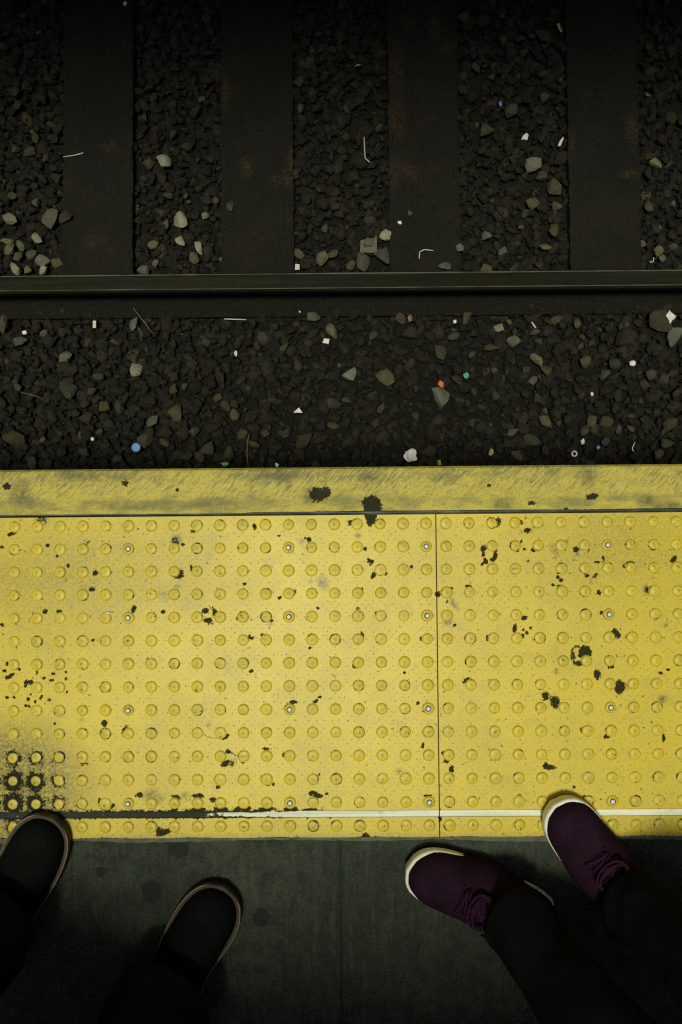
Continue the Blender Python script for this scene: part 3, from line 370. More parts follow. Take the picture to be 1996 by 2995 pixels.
# ------------------------------------------------------------------ rails
def rail(name, yc, label):
    prof = [(-.0715, 0), (-.0715, .010), (-.030, .018), (-.010, .030), (-.008, .098), (-.028, .112), (-.029, .138), (-.024, .146), (-.012, .1495), (0, .150), (.012, .1495), (.024, .146), (.029, .138), (.028, .112), (.008, .098), (.010, .030), (.030, .018), (.0715, .010), (.0715, 0)]
    root = empty(name, (0, yc, HEAD_Z - .150)); tag(root, label, 'rail')
    xs = np.linspace(-6, 6, 49); V, F = [], []; n = len(prof)
    for x in xs:
        for a, b_ in prof: V.append((x, a - .0022 * (x + .17), b_))
    for i in range(len(xs) - 1):
        for k in range(n): F.append((i * n + k, i * n + (k + 1) % n, (i + 1) * n + (k + 1) % n, (i + 1) * n + k))
    F += [tuple(range(n)), tuple(range((len(xs) - 1) * n, len(xs) * n))[::-1]]
    body = mesh_obj('rail_profile', V, F, steel, root); me = body.data; me.materials.append(rust)
    for q in me.polygons:
        if q.center.z < .10: q.material_index = 1
    bmx = bmesh.new(); bmx.from_mesh(me); bmesh.ops.recalc_face_normals(bmx, faces=list(bmx.faces)); bmx.to_mesh(me); bmx.free()
    for yy, ww in ((.0225, .0022), (-.0225, .0016)):                # bright worn lines along both shoulders of the head
        V, F = [], []
        for i, x in enumerate(np.linspace(-6, 6, 241)):
            j = random.uniform(.3, 1.0); y_ = yy - .0022 * (x + .17)
            V += [(x, y_ - ww * j, .1478), (x, y_ + ww * j, .1478), (x, y_ + ww * j, .1462), (x, y_ - ww * j, .1462)]
            if i: a = 4 * i; F += [(a - 4, a, a + 1, a - 3), (a - 3, a + 1, a + 2, a - 2), (a - 2, a + 2, a + 3, a - 1), (a - 1, a + 3, a, a - 4)]
        mesh_obj('worn_shoulder', V, F, head_shine, root)
    for x0, w in TIES:                                              # tie plates and spikes
        xc = x0 + w / 2
        pl = box('tie_plate', xc - .085, xc + .085, -.085, .073, -.014, -.002, rust, root, .002, 1)
        for sx in (-1, 1):
            for sy in (-1, 1):
                b_ = bmesh.new(); bmesh.ops.create_cone(b_, cap_ends=True, segments=8, radius1=.011, radius2=.008, depth=.022)
                sp = bm_obj('spike', b_, rust, pl); sp.location = (xc + sx * .05, sy * .066, .006)
    return root
rail('rail', RAIL_Y, 'dark steel rail with a worn line running along its head')
rail('rail', RAIL_Y + 1.505, 'far steel rail on the other end of the sleepers')

# ------------------------------------------------------------------ platform
FRONT = 0.0175; TILE_BOT = -12 * P - .015 - .013 - .0225 - (P - .0225 - .013 - .015) - .0035
STRIP_T = -12 * P - .0150; STRIP_B = STRIP_T - .0130; ROW13 = -13 * P; TILE_BOT = ROW13 - .0215
slab_side = plain('platform_wall_concrete', (0.10, 0.098, 0.085), .9, .4, 20, .3)
platform = box('platform', -14, 14, -7, .075, -1.2, -.034, slab_side); tag(platform, kind='structure')
def floor_extra(co):
    x, y = co[:, 0], co[:, 1]
    edge = np.clip(1 - (TILE_BOT - y) / .012, 0, 1) * (.55 + .45 * np.sin(x * 23) * np.sin(x * 61))
    jx = np.clip(1 - np.abs(x + .1872) / .016, 0, 1) * np.clip((y + .80) / .12, 0, 1)
    return np.maximum(edge * .7, 0), np.maximum(edge, jx * .9)
JX = -.1872
for xa, xb in ((-3.2, JX - .0028), (JX + .0028, 2.6)):
    def zz(X, Y, xa=xa, xb=xb):
        e = np.minimum(np.abs(X - JX), .5); return -.0035 - .0025 * np.clip(1 - (e - .0028) / .010, 0, 1) ** 2 + .0006 * np.sin(X * 41 + Y * 17) - .002 * np.clip(1 - (TILE_BOT - Y) / .014, 0, 1)
    s_ = grid_obj('floor_slab', xa, xb, -2.6, TILE_BOT - .0016, 0, .008, concrete, platform, skirt=.032, zf=zz)
    stain_fields(s_, FLOOR_STAINS, floor_extra)
s_ = grid_obj('floor_slab', -3.2, 2.6, -7, -2.606, -.0035, .1, concrete, platform, skirt=.03); stain_fields(s_, [])
box('floor_joint_filler', JX - .004, JX + .004, -2.6, TILE_BOT - .002, -.033, -.0085, plain('joint_dirt', (.018, .02, .016), .95, .4, 200), platform)
lm = plain('mortar_ledge', (0.105, 0.108, 0.082), .9, .65, 45, .3)
V, F = [], []
for i, x in enumerate(np.linspace(-3.2, 2.6, 500)):                       # crumbly mortar left along the panel edge
    w = .004 + .0055 * abs(math.sin(x * 9.1) * math.sin(x * 3.3 + 1)) + random.uniform(0, .0022); h = -.0028 + random.uniform(0, .001)
    V += [(x, TILE_BOT - .0008, h), (x, TILE_BOT - w, h - .0006), (x, TILE_BOT - w - .0015, -.012), (x, TILE_BOT - .0008, -.012)]
    if i: a = 4 * i; F += [(a - 4, a - 3, a + 1, a), (a - 3, a - 2, a + 2, a + 1), (a - 2, a - 1, a + 3, a + 2), (a - 1, a - 4, a, a + 3)]
mesh_obj('mortar_ledge', V, F, lm, platform)

# yellow edge board
def board_z(X, Y):
    n = (Y - (EDGE_Y - .006)) / .006; m = np.clip(n, 0, 1); return .0045 - .0055 * m ** 2 + .0004 * np.sin(X * 13)
bd = empty('platform_edge_board', (0, 0, 0)); tag(bd, 'scuffed dirty yellow board along the very edge of the platform', 'edge board')
ob = grid_obj('painted_board', -3.2, 2.6, FRONT + .0055, EDGE_Y, 0, .004, board_mat, bd, skirt=.055, zf=board_z)
stain_fields(ob, BOARD_STAINS)
# dark sealant bead between board and panels
t = NT('sealant', .55); n = t.noise(t.pos(), 50, 4, stretch=(.3, 1, 1)); t.color(t.mix(t.step(n, .45, .7), (.022, .028, .022), (.085, .10, .082))); seal_m = t.m
V, F = [], []
for i, x in enumerate(np.linspace(-3.2, 2.6, 900)):
    g_ = min(1, max(0, (x + .62) / .35)); w = .0012 + g_ * (.0022 + .0012 * math.sin(x * 17) * math.sin(x * 5.3) + random.uniform(-.0006, .0006)); yb = FRONT + .0058; h = .0008 + g_ * .0052
    V += [(x, yb + w * .45, -.02), (x, yb + w * .45, h), (x, yb - .001, h + .0008 * g_), (x, yb - .0022 - w * .8, max(.0008, h * .75)), (x, yb - .0022 - w, -.02)]
    if i: a = 5 * i; F += [(a - 5 + k, a - 5 + (k + 1) % 5, a + (k + 1) % 5, a + k) for k in range(5)]
o = mesh_obj('sealant_bead', V, F, seal_m, None, True); tag(o, 'thin dark sealant line between the edge board and the yellow panels', 'sealant')

# ------------------------------------------------------------------ added roofs, unseen above the picture, that block light from track and platform
roof_m = plain('shade_roof_steel', (.05, .05, .046), .8, .3, 8, .3)
shade_roof = empty('track_shade_roof', (0, 8.2, -1.2)); tag(shade_roof, 'unseen dark roof added to shade the track, above the picture', 'shade_roof')  # added out of view to keep sun and sky off the track
box('shade_deck', -14, 14, -8.2 + TRACK_SHADE_Y, 1.2, 1.2 + 3.3, 1.2 + 3.45, roof_m, shade_roof)
for xb in (-9, -3, 3, 9):
    box('shade_beam', xb - .09, xb + .09, -8.2 + TRACK_SHADE_Y + .25, 1.1, 1.2 + 3.06, 1.2 + 3.297, roof_m, shade_roof)
    box('shade_post', xb - .12, xb + .12, -.12, .12, 0, 1.2 + 3.057, roof_m, shade_roof)
platform_shade = empty('platform_shade_roof', (0, -4.0, 0)); tag(platform_shade, 'unseen dark roof added to shade the platform floor, above the picture', 'shade_roof')  # second unseen roof, added so the floor falls into shade
box('shade_deck', -14, 14, -3.2, 4.0 + PLATFORM_SHADE_Y, 2.45, 2.57, roof_m, platform_shade)
for xb in (-9, -3, 3, 9):
    box('shade_beam', xb - .08, xb + .08, -3.1, 4.0 + PLATFORM_SHADE_Y - .2, 2.25, 2.447, roof_m, platform_shade)
    box('shade_post', xb - .1, xb + .1, -.1, .1, -.035, 2.247, roof_m, platform_shade)

# ------------------------------------------------------------------ tactile panels
def dome_mesh():
    prof = [(.0117, -.0004), (.0109, .0009), (.0099, .0022), (.0086, .0031), (.0074, .0034), (.0032, .0035), (.0020, .0040), (.0007, .0042)]
    n = 22; V, F = [], []
    for r, z in prof: V += [(r * math.cos(2 * math.pi * k / n), r * math.sin(2 * math.pi * k / n), z) for k in range(n)]
    for i in range(len(prof) - 1):
        for k in range(n): F.append((i * n + k, i * n + (k + 1) % n, (i + 1) * n + (k + 1) % n, (i + 1) * n + k))
    F.append(tuple(range((len(prof) - 1) * n, len(prof) * n)))
    me = bpy.data.meshes.new('dome'); me.from_pydata(V, [], F); me.update(); me.materials.append(yel_dome); me.polygons.foreach_set('use_smooth', [True] * len(F)); return me
dome_me = dome_mesh()
def screw_mesh():
    bm = bmesh.new(); n = 14; rings = []
    for r, z in ((.0040, 0), (.0040, .0008), (.0030, .0016), (.0012, .0019)): rings.append([bm.verts.new((r * math.cos(6.2832 * k / n), r * math.sin(6.2832 * k / n), z)) for k in range(n)])
    for a, b_ in zip(rings, rings[1:]):
        for k in range(n): bm.faces.new((a[k], a[(k + 1) % n], b_[(k + 1) % n], b_[k]))
    bm.faces.new(rings[-1]); me = bpy.data.meshes.new('screw'); bm.to_mesh(me); bm.free(); return me
screw_me = screw_mesh(); t = NT('zinc_screw', .45); t.color((.62, .63, .58)); t.b.inputs['Metallic'].default_value = .1; t.b.inputs['Roughness'].default_value = .6; screw_me.materials.append(t.m)
wash_me = bpy.data.meshes.new('screw_recess'); n = 16
wash_me.from_pydata([(r * math.cos(6.2832 * k / n), r * math.sin(6.2832 * k / n), z) for r, z in ((.0058, .0002), (.0052, .0007), (.0036, .0004)) for k in range(n)], [], [(i * n + k, i * n + (k + 1) % n, (i + 1) * n + (k + 1) % n, (i + 1) * n + k) for i in (0, 1) for k in range(n)]); wash_me.materials.append(plain('screw_recess_dirt', (.05, .055, .045), .7, .4, 300))
t = NT('inlay_strip', .5); p = t.pos(); l = t.noise(p, 120, 3, .6, stretch=(.03, 1, 1)); g = t.noise(p, 60, 4, .65)
c = t.mix(t.step(l, .4, .65), (.80, .81, .66), (.64, .66, .52)); c = t.mix(t.step(g, .58, .75, 0, .5), c, (.20, .22, .16))
rg = t.noise(p, 150, 5, .75, stretch=(.5, 1, 1)); bb = t.math('ADD', t.attr('black'), t.math('MULTIPLY', t.math('SUBTRACT', rg, .5), 1.5)); sb = t.step(bb, .45, .6); c = t.mix(t.math('MULTIPLY', sb, .96), c, (.011, .014, .011)); t.color(c); t.put(t.b.inputs['Specular IOR Level'], t.math('SUBTRACT', .35, t.math('MULTIPLY', sb, .32))); t.roughness(.75); strip_m = t.m
strip_base = plain('strip_groove_dirt', (.014, .017, .013), .95, .4, 200)

def dirt_zone(co):
    x, y = co[:, 0], co[:, 1]
    d = np.sqrt(((x + .825) / .17) ** 2 + ((y + .50) / .14) ** 2); z = np.clip(1.15 - d, 0, 1)
    d2 = np.sqrt(((x + .80) / .125) ** 2 + ((y + .505) / .105) ** 2); z2 = np.clip(1.1 - d2, 0, 1)
    gx = np.abs(((x + .019 + 20 * P) / P) - np.round((x + .019 + 20 * P) / P)) * P; gy = np.abs(y / P - np.round(y / P)) * P
    near = np.clip(1 - (np.sqrt(gx ** 2 + gy ** 2) - .011) / .012, 0, 1)
    b = np.clip(z2 * (.33 + .40 * near) + z * (.10 + near * .34), 0, 1)
    d3 = np.sqrt(((x + .78) / .07) ** 2 + ((y + .215) / .06) ** 2)
    spk = np.where(d3 < 1, .16 * (1 - d3), 0)
    low = np.clip(1 - np.abs(y - (STRIP_T + .001)) / .006, 0, 1) * np.clip((-.02 - x) / .35, 0, 1) * .75 + np.clip(1 - np.abs(y - (STRIP_B - .001)) / .003, 0, 1) * np.clip((.05 - x) / .5, 0, .8)
    bot = np.clip(1 - (y - TILE_BOT) / .003, 0, 1) * (.5 + .3 * np.sin(x * 37))
    wide = np.clip(1.1 - np.sqrt(((x + .75) / .42) ** 2 + ((y + .10) / .13) ** 2), 0, 1) * .55 + np.clip(1.1 - np.sqrt(((x - .38) / .25) ** 2 + ((y + .05) / .15) ** 2), 0, 1) * .40
    return np.maximum(np.maximum(b + spk, low), bot), np.maximum(np.maximum(np.minimum(z * 1.9, 1.1), wide), np.clip(1 - (y - TILE_BOT) / .012, 0, 1) * .5)
def strip_dirt(co):
    x, y = co[:, 0], co[:, 1]; mid = (STRIP_T + STRIP_B) / 2
    g_ = np.clip((-.255 - x) / .22, 0, 1); up = np.clip((y - mid) / .0055, 0, 1); lo = np.clip((mid - y) / .0055, 0, 1)
    full = np.clip((-.355 - x) / .10, 0, 1) * (.86 + .10 * np.sin(x * 33))
    b = np.maximum(full, np.maximum(up * np.clip((-.12 - x) / .28, 0, 1), lo * np.clip((-.17 - x) / .28, 0, 1)) * 1.0); return b, np.zeros(len(co))
DOMES_OUT = None
def panel(x0, label, detailed):
    """x0 = left edge; the panel: main plate with 13 rows of domes, light inlay strip, edge plate with one row."""
    root = empty('tactile_panel', (0, 0, 0)); tag(root, label, 'tactile panel', 'yellow tactile panels along the platform edge')
    gap = .0011; a, b = x0 + gap, x0 + PANEL_W - gap; stp = .003 if detailed else .05
    main = grid_obj('main_plate', a, b, STRIP_T, FRONT, 0, stp, yel_plate, root, skirt=.012, zf=lambda X, Y: .0 * X)
    edge = grid_obj('edge_plate', a, b, TILE_BOT, STRIP_B, 0, stp, yel_plate, root, skirt=.012, zf=lambda X, Y: .0 * X)
    strip = grid_obj('inlay_strip', a, b, STRIP_B + .0007, STRIP_T - .0007, 0, .0012 if detailed else .02, strip_m, root, skirt=.010, zf=lambda X, Y: -.0004 + .0003 * np.cos((Y - STRIP_T) * 2 * np.pi / .0036))
    for o in (main, edge): stain_fields(o, STAINS if detailed else [], dirt_zone)
    stain_fields(strip, [], strip_dirt)
    box('groove', a + .0005, b - .0005, STRIP_B - .003, STRIP_T + .003, -.0118, -.0108, strip_base, root)
    if detailed:
        for r in range(14):
            for c in range(21):
                x = x0 + M + c * P
                if not -.95 < x < .58: pass
                o = bpy.data.objects.new('dome', dome_me); o.location = (x, -r * P, 0); link(o, main if r < 13 else edge)
                d = math.hypot((x + .80) / .15, (-r * P + .50) / .10); o['soil'] = float(max(0, 1.1 - d) + max(0, random.gauss(0, .16))) ; o.rotation_euler = (0, 0, random.uniform(0, 6.28)); k_ = random.uniform(.96, 1.04); o.scale = (k_, k_, 1.0 if c in (7, 14, 20) else random.uniform(.62, 1.12))
                if c in (7, 14, 20) and r in (1, 4, 8, 12):
                    w = bpy.data.objects.new('screw_recess', wash_me); w.location = (x, -r * P, .0036); link(w, main)
                    s = bpy.data.objects.new('screw', screw_me); s.location = (x + random.uniform(-.0004, .0004), -r * P, .0040); link(s, main)
    else:                                                          # beyond the frame: the same domes joined
        global DOMES_OUT
        if DOMES_OUT is None:
            dv = np.array([v.co[:] for v in dome_me.vertices]); VV, FF = [], []; k = 0
            for r in range(14):
                for c in range(21):
                    VV.append(dv + np.array([M + c * P, -r * P, 0])); FF += [tuple(i + k for i in q.vertices) for q in dome_me.polygons]; k += len(dv)
            DOMES_OUT = bpy.data.meshes.new('domes'); DOMES_OUT.from_pydata(np.concatenate(VV).tolist(), [], FF); DOMES_OUT.materials.append(yel_dome)
        o = bpy.data.objects.new('domes', DOMES_OUT); o.location = (x0, 0, 0); link(o, root); o['kind'] = 'stuff'
    if detailed:                                                   # fine grip pips between the domes
        VV, FF = [], []; pt = P / 6; n = 5; k = 0
        for i in range(-2, 20 * 6 + 3):
            for j in range(-2, 13 * 6 + 3):
                if (i % 6 in (5, 0, 1) and j % 6 in (5, 0, 1)) or (i + j) % 2 or random.random() < .22: continue
                x, y = x0 + M + i * pt + random.uniform(-.0006, .0006), -j * pt + random.uniform(-.0006, .0006)
                if abs(y - (STRIP_T + STRIP_B) / 2) < .009 or y < TILE_BOT + .003 or y > FRONT - .003: continue
                rr = .00125 * random.uniform(.5, 1.35); VV += [(x + rr * math.cos(6.2832 * q / n), y + rr * math.sin(6.2832 * q / n), -.0001) for q in range(n)] + [(x, y, .0007)]
                FF += [(k + q, k + (q + 1) % n, k + n) for q in range(n)]; k += n + 1
        o = mesh_obj('grip_pips', VV, FF, yel_pip, root); o['kind'] = 'stuff'
    return root
panel(-PANEL_W, 'wide yellow tactile panel left of the seam with a soot-dirty corner', True)
panel(0, 'yellow tactile panel right of the seam, under the purple shoe', True)
panel(-2 * PANEL_W, 'yellow tactile panel beyond the left border', False); panel(-3 * PANEL_W, 'second yellow tactile panel beyond the left border', False)
panel(PANEL_W, 'yellow tactile panel beyond the right border', False)

# ------------------------------------------------------------------ litter on the ballast
white = plain('white_scrap', (.62, .62, .58), .7, .2, 200); foam = plain('white_foam', (.72, .72, .70), .8, .1, 300); bone = plain('bone_white', (.55, .53, .42), .75, .3, 150)
twigm = plain('dry_twig', (.16, .145, .085), .85, .4, 120); stickm = plain('white_stick_paper', (.52, .52, .46), .7, .2, 120); bluem = plain('blue_plastic', (.10, .25, .62), .4, .15, 80)
greenm = plain('green_plastic', (.09, .38, .08), .5, .3, 150); tealm = plain('teal_plastic', (.05, .33, .19), .5, .3, 150); orangem = plain('orange_plastic', (.62, .12, .03), .5, .3, 150); redm = plain('dark_red_wrapper', (.14, .02, .015), .5, .3, 150); leafm = plain('yellow_leaf', (.30, .27, .05), .7, .35, 120); palewood = plain('pale_split_wood', (.10, .10, .068), .85, .5, 90)
def lz(x, y): return (TIE_Z + .004) if (y > .70 and in_tie(x)) else surf(x, y) + .014
def lump(name, x, y, rx, ry, mat, label, cat, h=.5, rough=.18, rz=0., z=None, seed=0, sub=2):
    bm = bmesh.new(); bmesh.ops.create_icosphere(bm, subdivisions=sub, radius=1); rs = random.Random(int(x * 9999) + seed)
    ph = [rs.uniform(0, 6.28) for _ in range(6)]
    for v in bm.verts:
        c = v.co.copy(); k = 1 + rough * (math.sin(3 * c.x + ph[0]) * math.sin(4 * c.y + ph[1]) + math.sin(5 * c.z + ph[2] + 3 * c.x)) + rs.uniform(-rough, rough) * .5
        v.co = Vector((c.x * rx * k, c.y * ry * k, c.z * min(rx, ry) * h * k))
    o = bm_obj(name, bm, mat, None, rough < .1); o.location = (x, y, (lz(x, y) if z is None else z) + min(rx, ry) * h * .5); o.rotation_euler = (0, 0, rz); return tag(o, label, cat)
def flake(name, x, y, pts, mat, label, cat, th=.0012, rz=0., tilt=(.1, .05), z=None, curl=.0):
    """A thin torn piece: outline in mm, small real thickness, slightly curled."""
    n = len(pts); V = []
    for s in (0, 1):
        for a, b_ in pts: V.append((a / 1000, b_ / 1000, s * th + curl * ((a / 1000) ** 2 + (b_ / 1000) ** 2) * 40))
        V.append((sum(p_[0] for p_ in pts) / n / 1000, sum(p_[1] for p_ in pts) / n / 1000, s * th + .0006))
    F = [(i, n, (i + 1) % n) for i in range(n)] + [(n + 1 + i, n + 1 + (i + 1) % n, 2 * n + 1) for i in range(n)] + [(i, (i + 1) % n, n + 1 + (i + 1) % n, n + 1 + i) for i in range(n)]
    o = mesh_obj(name, V, F, mat); o.location = (x, y, (lz(x, y) if z is None else z) + .004); o.rotation_euler = (tilt[0], tilt[1], rz); return tag(o, label, cat)
def rag(r, k=7, seed=0, ax=1., ay=1.):
    rs = random.Random(seed); return [(ax * r * rs.uniform(.7, 1.2) * math.cos(6.2832 * i / k + rs.uniform(-.2, .2)), ay * r * rs.uniform(.7, 1.2) * math.sin(6.2832 * i / k + rs.uniform(-.2, .2))) for i in range(k)]
def strand(name, pts, r, mat, label, cat, dz=.006, n=6):
    P3 = [Vector((x, y, lz(x, y) + dz)) for x, y in pts]; zm = max(p_.z for p_ in P3)
    for p_ in P3: p_.z = zm
    return tag(tube(name, P3, r, mat, None, n), label, cat)
# blue bottle cap: turned cap with knurled wall
cx_, cy_ = -.8476, .2719
V, F, n = [], [], 36
for r, z in ((.0142, 0), (.0148, .002), (.0146, .009), (.0128, .0112), (.0095, .0112), (.0088, .0103), (.0, .0103)):
    for k in range(n): q = r * (1 + (.022 if (k % 2 and .001 < z < .0095) else 0)); V.append((q * math.cos(6.2832 * k / n), q * math.sin(6.2832 * k / n), z))
for i in range(6): F += [(i * n + k, i * n + (k + 1) % n, (i + 1) * n + (k + 1) % n, (i + 1) * n + k) for k in range(n)]
F.append(tuple(range(n))[::-1])
o = mesh_obj('bottle_cap', V, F, bluem); o.location = (cx_, cy_, lz(cx_, cy_) + .004); o.rotation_euler = (.08, -.06, 0); tag(o, 'round blue plastic bottle cap lying on the ballast', 'bottle cap')
lump('crumpled_paper', .035, .2366, .0175, .019, foam, 'white crumpled paper ball on ballast close to the platform edge', 'paper', .7, .22, .4, sub=3)
strand('lollipop_stick', [(-.5641, .6881), (-.53, .6866), (-.4933, .6852)], .0020, stickm, 'straight white stick lying level just below the rail', 'stick', .008)
strand('twig', [(-.8549, .7213), (-.823, .680), (-.7896, .6349)], [.0012, .0014, .0008], twigm, 'thin grey twig slanting below the rail at the left', 'twig', .02)
flake('paper_scrap', -.3196, .7247, [(-6, 22), (7, 20), (9, 2), (6, -14), (-2, -16), (-5, 0)], white, 'tall white torn paper scrap just below the rail', 'paper', z=-1.046)
flake('paper_scrap', -.2356, .6119, [(-11, -6), (9, -9), (12, 6), (-5, 8)], white, 'small off-white oblong scrap below the tall torn scrap', 'paper')
flake('paper_scrap', -.3274, .3886, [(-15, -7), (15, -8), (3, 9)], white, 'white triangular paper scrap on the ballast', 'paper')
flake('paper_scrap', -.5277, .5758, rag(8, 6, 3, .7, 1.2), bone, 'tiny off-white crumb below the straight white stick', 'paper')
flake('paper_scrap', -.987, .6749, [(-5, -12), (5, -11), (6, 12), (-4, 11)], bone, 'upright cream oblong scrap at the left below the rail', 'paper')
lump('plastic_scrap', -.5642, .2164, .010, .007, greenm, 'bright green bit peeping over the platform edge board', 'scrap', .6, .25)
flake('paper_scrap', -.3968, .2127, rag(7, 6, 5), white, 'small white scrap at the platform edge right of the green bit', 'paper')
lump('foam_bead', -.9925, .3016, .006, .0065, foam, 'tiny white bead left of the blue bottle cap', 'bead', .9, .05)
strand('grass_stalk', [(-.4843, .3109), (-.490, .285), (-.4916, .2545), (-.4905, .23), (-.4882, .2087)], [.0008, .0011, .0012, .0011, .0008], twigm, 'dry bent grass stalk standing out above the edge board', 'stalk', .012)
lump('plastic_scrap', .1356, .4691, .007, .011, orangem, 'orange bit touching the top of the big pale stone', 'scrap', .6, .3, .5)
lump('plastic_scrap', .2179, .4964, .0075, .0095, tealm, 'small square teal-green bit on the right half of the ballast', 'scrap', .5, .2)
lump('foam_bead', .750, .5283, .0105, .0098, foam, 'round white foam bead far right in mid ballast', 'bead', .95, .03, sub=3)
lump('foam_bead', .1824, .6714, .0064, .0064, foam, 'small round white bead just below the rail', 'bead', .95, .03)
lump('crumpled_paper', .8725, .6788, .014, .015, white, 'crumpled white scrap below the rail at the right border', 'paper', .6, .4, sub=2)
flake('paper_scrap', .4373, .658, [(-9, 10), (-4, 9), (9, -9), (4, -8)], white, 'slim white sliver below the rail', 'paper')
tube_pts = [(.5606 + .0078 * math.cos(q), .2395 + .0078 * math.sin(q), lz(.56, .24) + .006) for q in np.linspace(0, 6.2832, 17)[:-1]]
tag(tube('plastic_ring', tube_pts, .0027, white, None, 7, True), 'tiny white ring lying near the edge board', 'ring')
lump('plastic_bead', .6389, .2598, .0068, .0072, bluem, 'small blue bead right of the white ring', 'bead', .9, .06)
strand('plastic_thread', [(.7560, .2745), (.7525, .267), (.7472, .256), (.7490, .250), (.7519, .2454)], .0016, white, 'short bent white thread right of the blue bead', 'thread')
flake('leaf', .2933, .2462, [(-9, -8), (0, -11), (8, -2), (6, 9), (-2, 12), (-6, 3)], leafm, 'yellow-green leaf fragment close to the edge board', 'leaf', curl=.02)
flake('leaf', .1255, .2141, [(-6, 8), (4, 9), (7, -8), (-3, -9)], leafm, 'narrow yellow leaf shred at the platform edge', 'leaf')
flake('wrapper_scrap', .0379, .6844, rag(11, 6, 9, .7, 1.2), redm, 'dark red wrapper scrap below the rail', 'scrap')
lump('plastic_scrap', .349, 1.4114, .0060, .0085, bluem, 'bright blue bit between the two right-hand sleepers', 'scrap', .6, .2)
flake('paper_scrap', .4264, 1.2947, [(-12, -8), (8, -10), (12, 6), (6, 13), (-6, 4)], white, 'angular white scrap between the two right-hand sleepers', 'paper')
flake('paper_scrap', .5443, 1.2743, [(-11, -14), (-2, -13), (9, 12), (6, 16), (-5, 2)], white, 'slanted white scrap against the rightmost sleeper', 'paper')
strand('bent_straw', [(-.105, 1.2996), (-.1035, 1.262), (-.1021, 1.229), (-.0945, 1.221), (-.0865, 1.2142)], .0018, stickm, 'pale upright bent straw beside the brown sleeper', 'straw', .01)
strand('string', [(.0718, .8866), (.0722, .897), (.0735, .908), (.083, .914), (.0933, .9163), (.105, .914), (.1179, .9125)], .0014, white, 'white kinked string lying on the sleeper above the rail', 'string', .01)
strand('string', [(.826, .8715), (.829, .868), (.8354, .8691), (.838, .876), (.8385, .8835)], .0015, white, 'tiny white hooked string above the rail at the right', 'string', .012)
lump('foam_bead', .010, 1.0102, .0070, .0055, foam, 'white crumb at the left edge of the brown sleeper', 'bead', .7, .15)
strand('twig', [(-1.1004, 1.2427), (-1.065, 1.247), (-1.0339, 1.255)], [.0014, .0016, .0024], bone, 'pale twig lying across the far left sleeper', 'twig', .004)
lump('foam_bead', -.8964, 1.7594, .0055, .0075, foam, 'white crumb at the top border of the picture', 'bead', .7, .12)
flake('leaf', .549, 1.663, [(-10, 12), (-2, 16), (2, 2), (9, -8), (4, -14), (-5, -2)], leafm, 'mustard leaf bit near the top of the rightmost sleeper', 'leaf')
flake('leaf', -.125, 1.5481, [(-10, -4), (0, 0), (11, 1), (10, 5), (-2, 4)], leafm, 'small yellowish sliver left of the brown sleeper', 'leaf')
for i, (dx, w_, h_, lb) in enumerate(((-.022, 12, 22, 'left pale wood splinter of the row above the rail'), (.001, 14, 24, 'middle pale wood splinter of the row above the rail'), (.018, 4, 32, 'thin pale upright wood splinter above the rail'))):
    flake('wood_splinter', -.088 + dx, .938, [(-w_, -h_), (w_, -h_ * .9), (w_ * .9, h_), (-w_ * .8, h_ * .85)], palewood, lb, 'splinter', th=.006, z=-1.085 + i * .003)
flake('stone_chip', -.3294, .8678, [(-7, -9), (8, -8), (8, 9), (-6, 10)], bone, 'bright square chip against the rail, just right of the second sleeper', 'chip', th=.006)
strand('twig', [(-1.2269, .4564), (-1.19, .447), (-1.1523, .4329)], [.0008, .0012, .0008], twigm, 'thin dark twig on ballast near the left border', 'twig', .01)
flake('paper_scrap', -1.2152, .6502, rag(7, 6, 15), white, 'tiny white scrap on stones at the left border', 'paper')
flake('paper_scrap', .5891, .2798, rag(9, 6, 21, .8, 1.1), bone, 'cream scrap above the white ring', 'paper')
flake('leaf', .6198, .4325, rag(7, 6, 23, .8, 1.1), bone, 'small cream crumb left of the white foam bead', 'crumb')
# crumbs on the platform
flake('paper_scrap', -.5909, -.8778, [(-6, -3), (0, -3.5), (6, 2), (5, 4.5), (-2, 2)], white, 'white crumb on the dark floor near the bottom border', 'paper', z=-.0055, tilt=(0, 0))
tag(tube('hair_strand', [(-.4449, -.3965, .0022), (-.440, -.400, .0018), (-.4324, -.4036, .0018), (-.424, -.404, .0018), (-.4162, -.4028, .0022)], .00045, bone, None, 5), 'fine pale hair lying on the left yellow panel', 'hair')
flake('paper_scrap', -.6249, -.1656, [(-5, 1.5), (0, 1.8), (9, 0.4), (0, -1.4), (-5, -1.4)], white, 'tiny white flake on a dome of the left yellow panel', 'paper', z=.0012, tilt=(0, 0))

# ------------------------------------------------------------------ people
def skin_obj(name, nodes, edges, root, mat, parent=None, sub=2, disp=0.0, dscale=.08, seed=0, thick=0):
    names = list(nodes); idx = {k: i for i, k in enumerate(names)}
    me = bpy.data.meshes.new(name); me.from_pydata([tuple(nodes[k][0]) for k in names], [(idx[a], idx[b]) for a, b in edges], []); me.materials.append(mat)
    o = link(bpy.data.objects.new(name, me), parent)
    md = o.modifiers.new('skin', 'SKIN'); md.use_smooth_shade = True
    if not me.skin_vertices: me.attributes.new
    lay = me.skin_vertices[0].data
    for k in names:
        r = nodes[k][1]; lay[idx[k]].radius = r if isinstance(r, tuple) else (r, r); lay[idx[k]].use_root = (k == root); lay[idx[k]].use_loose = False
    s = o.modifiers.new('sub', 'SUBSURF'); s.levels = s.render_levels = sub
    if disp:
        tx = bpy.data.textures.new(name + '_folds', 'CLOUDS'); tx.noise_scale = dscale; tx.noise_depth = 2
        d = o.modifiers.new('folds', 'DISPLACE'); d.texture = tx; d.strength = disp; d.mid_level = .5; d.texture_coords = 'GLOBAL'
    return o
def lerp(a, b, t): return a + (b - a) * t
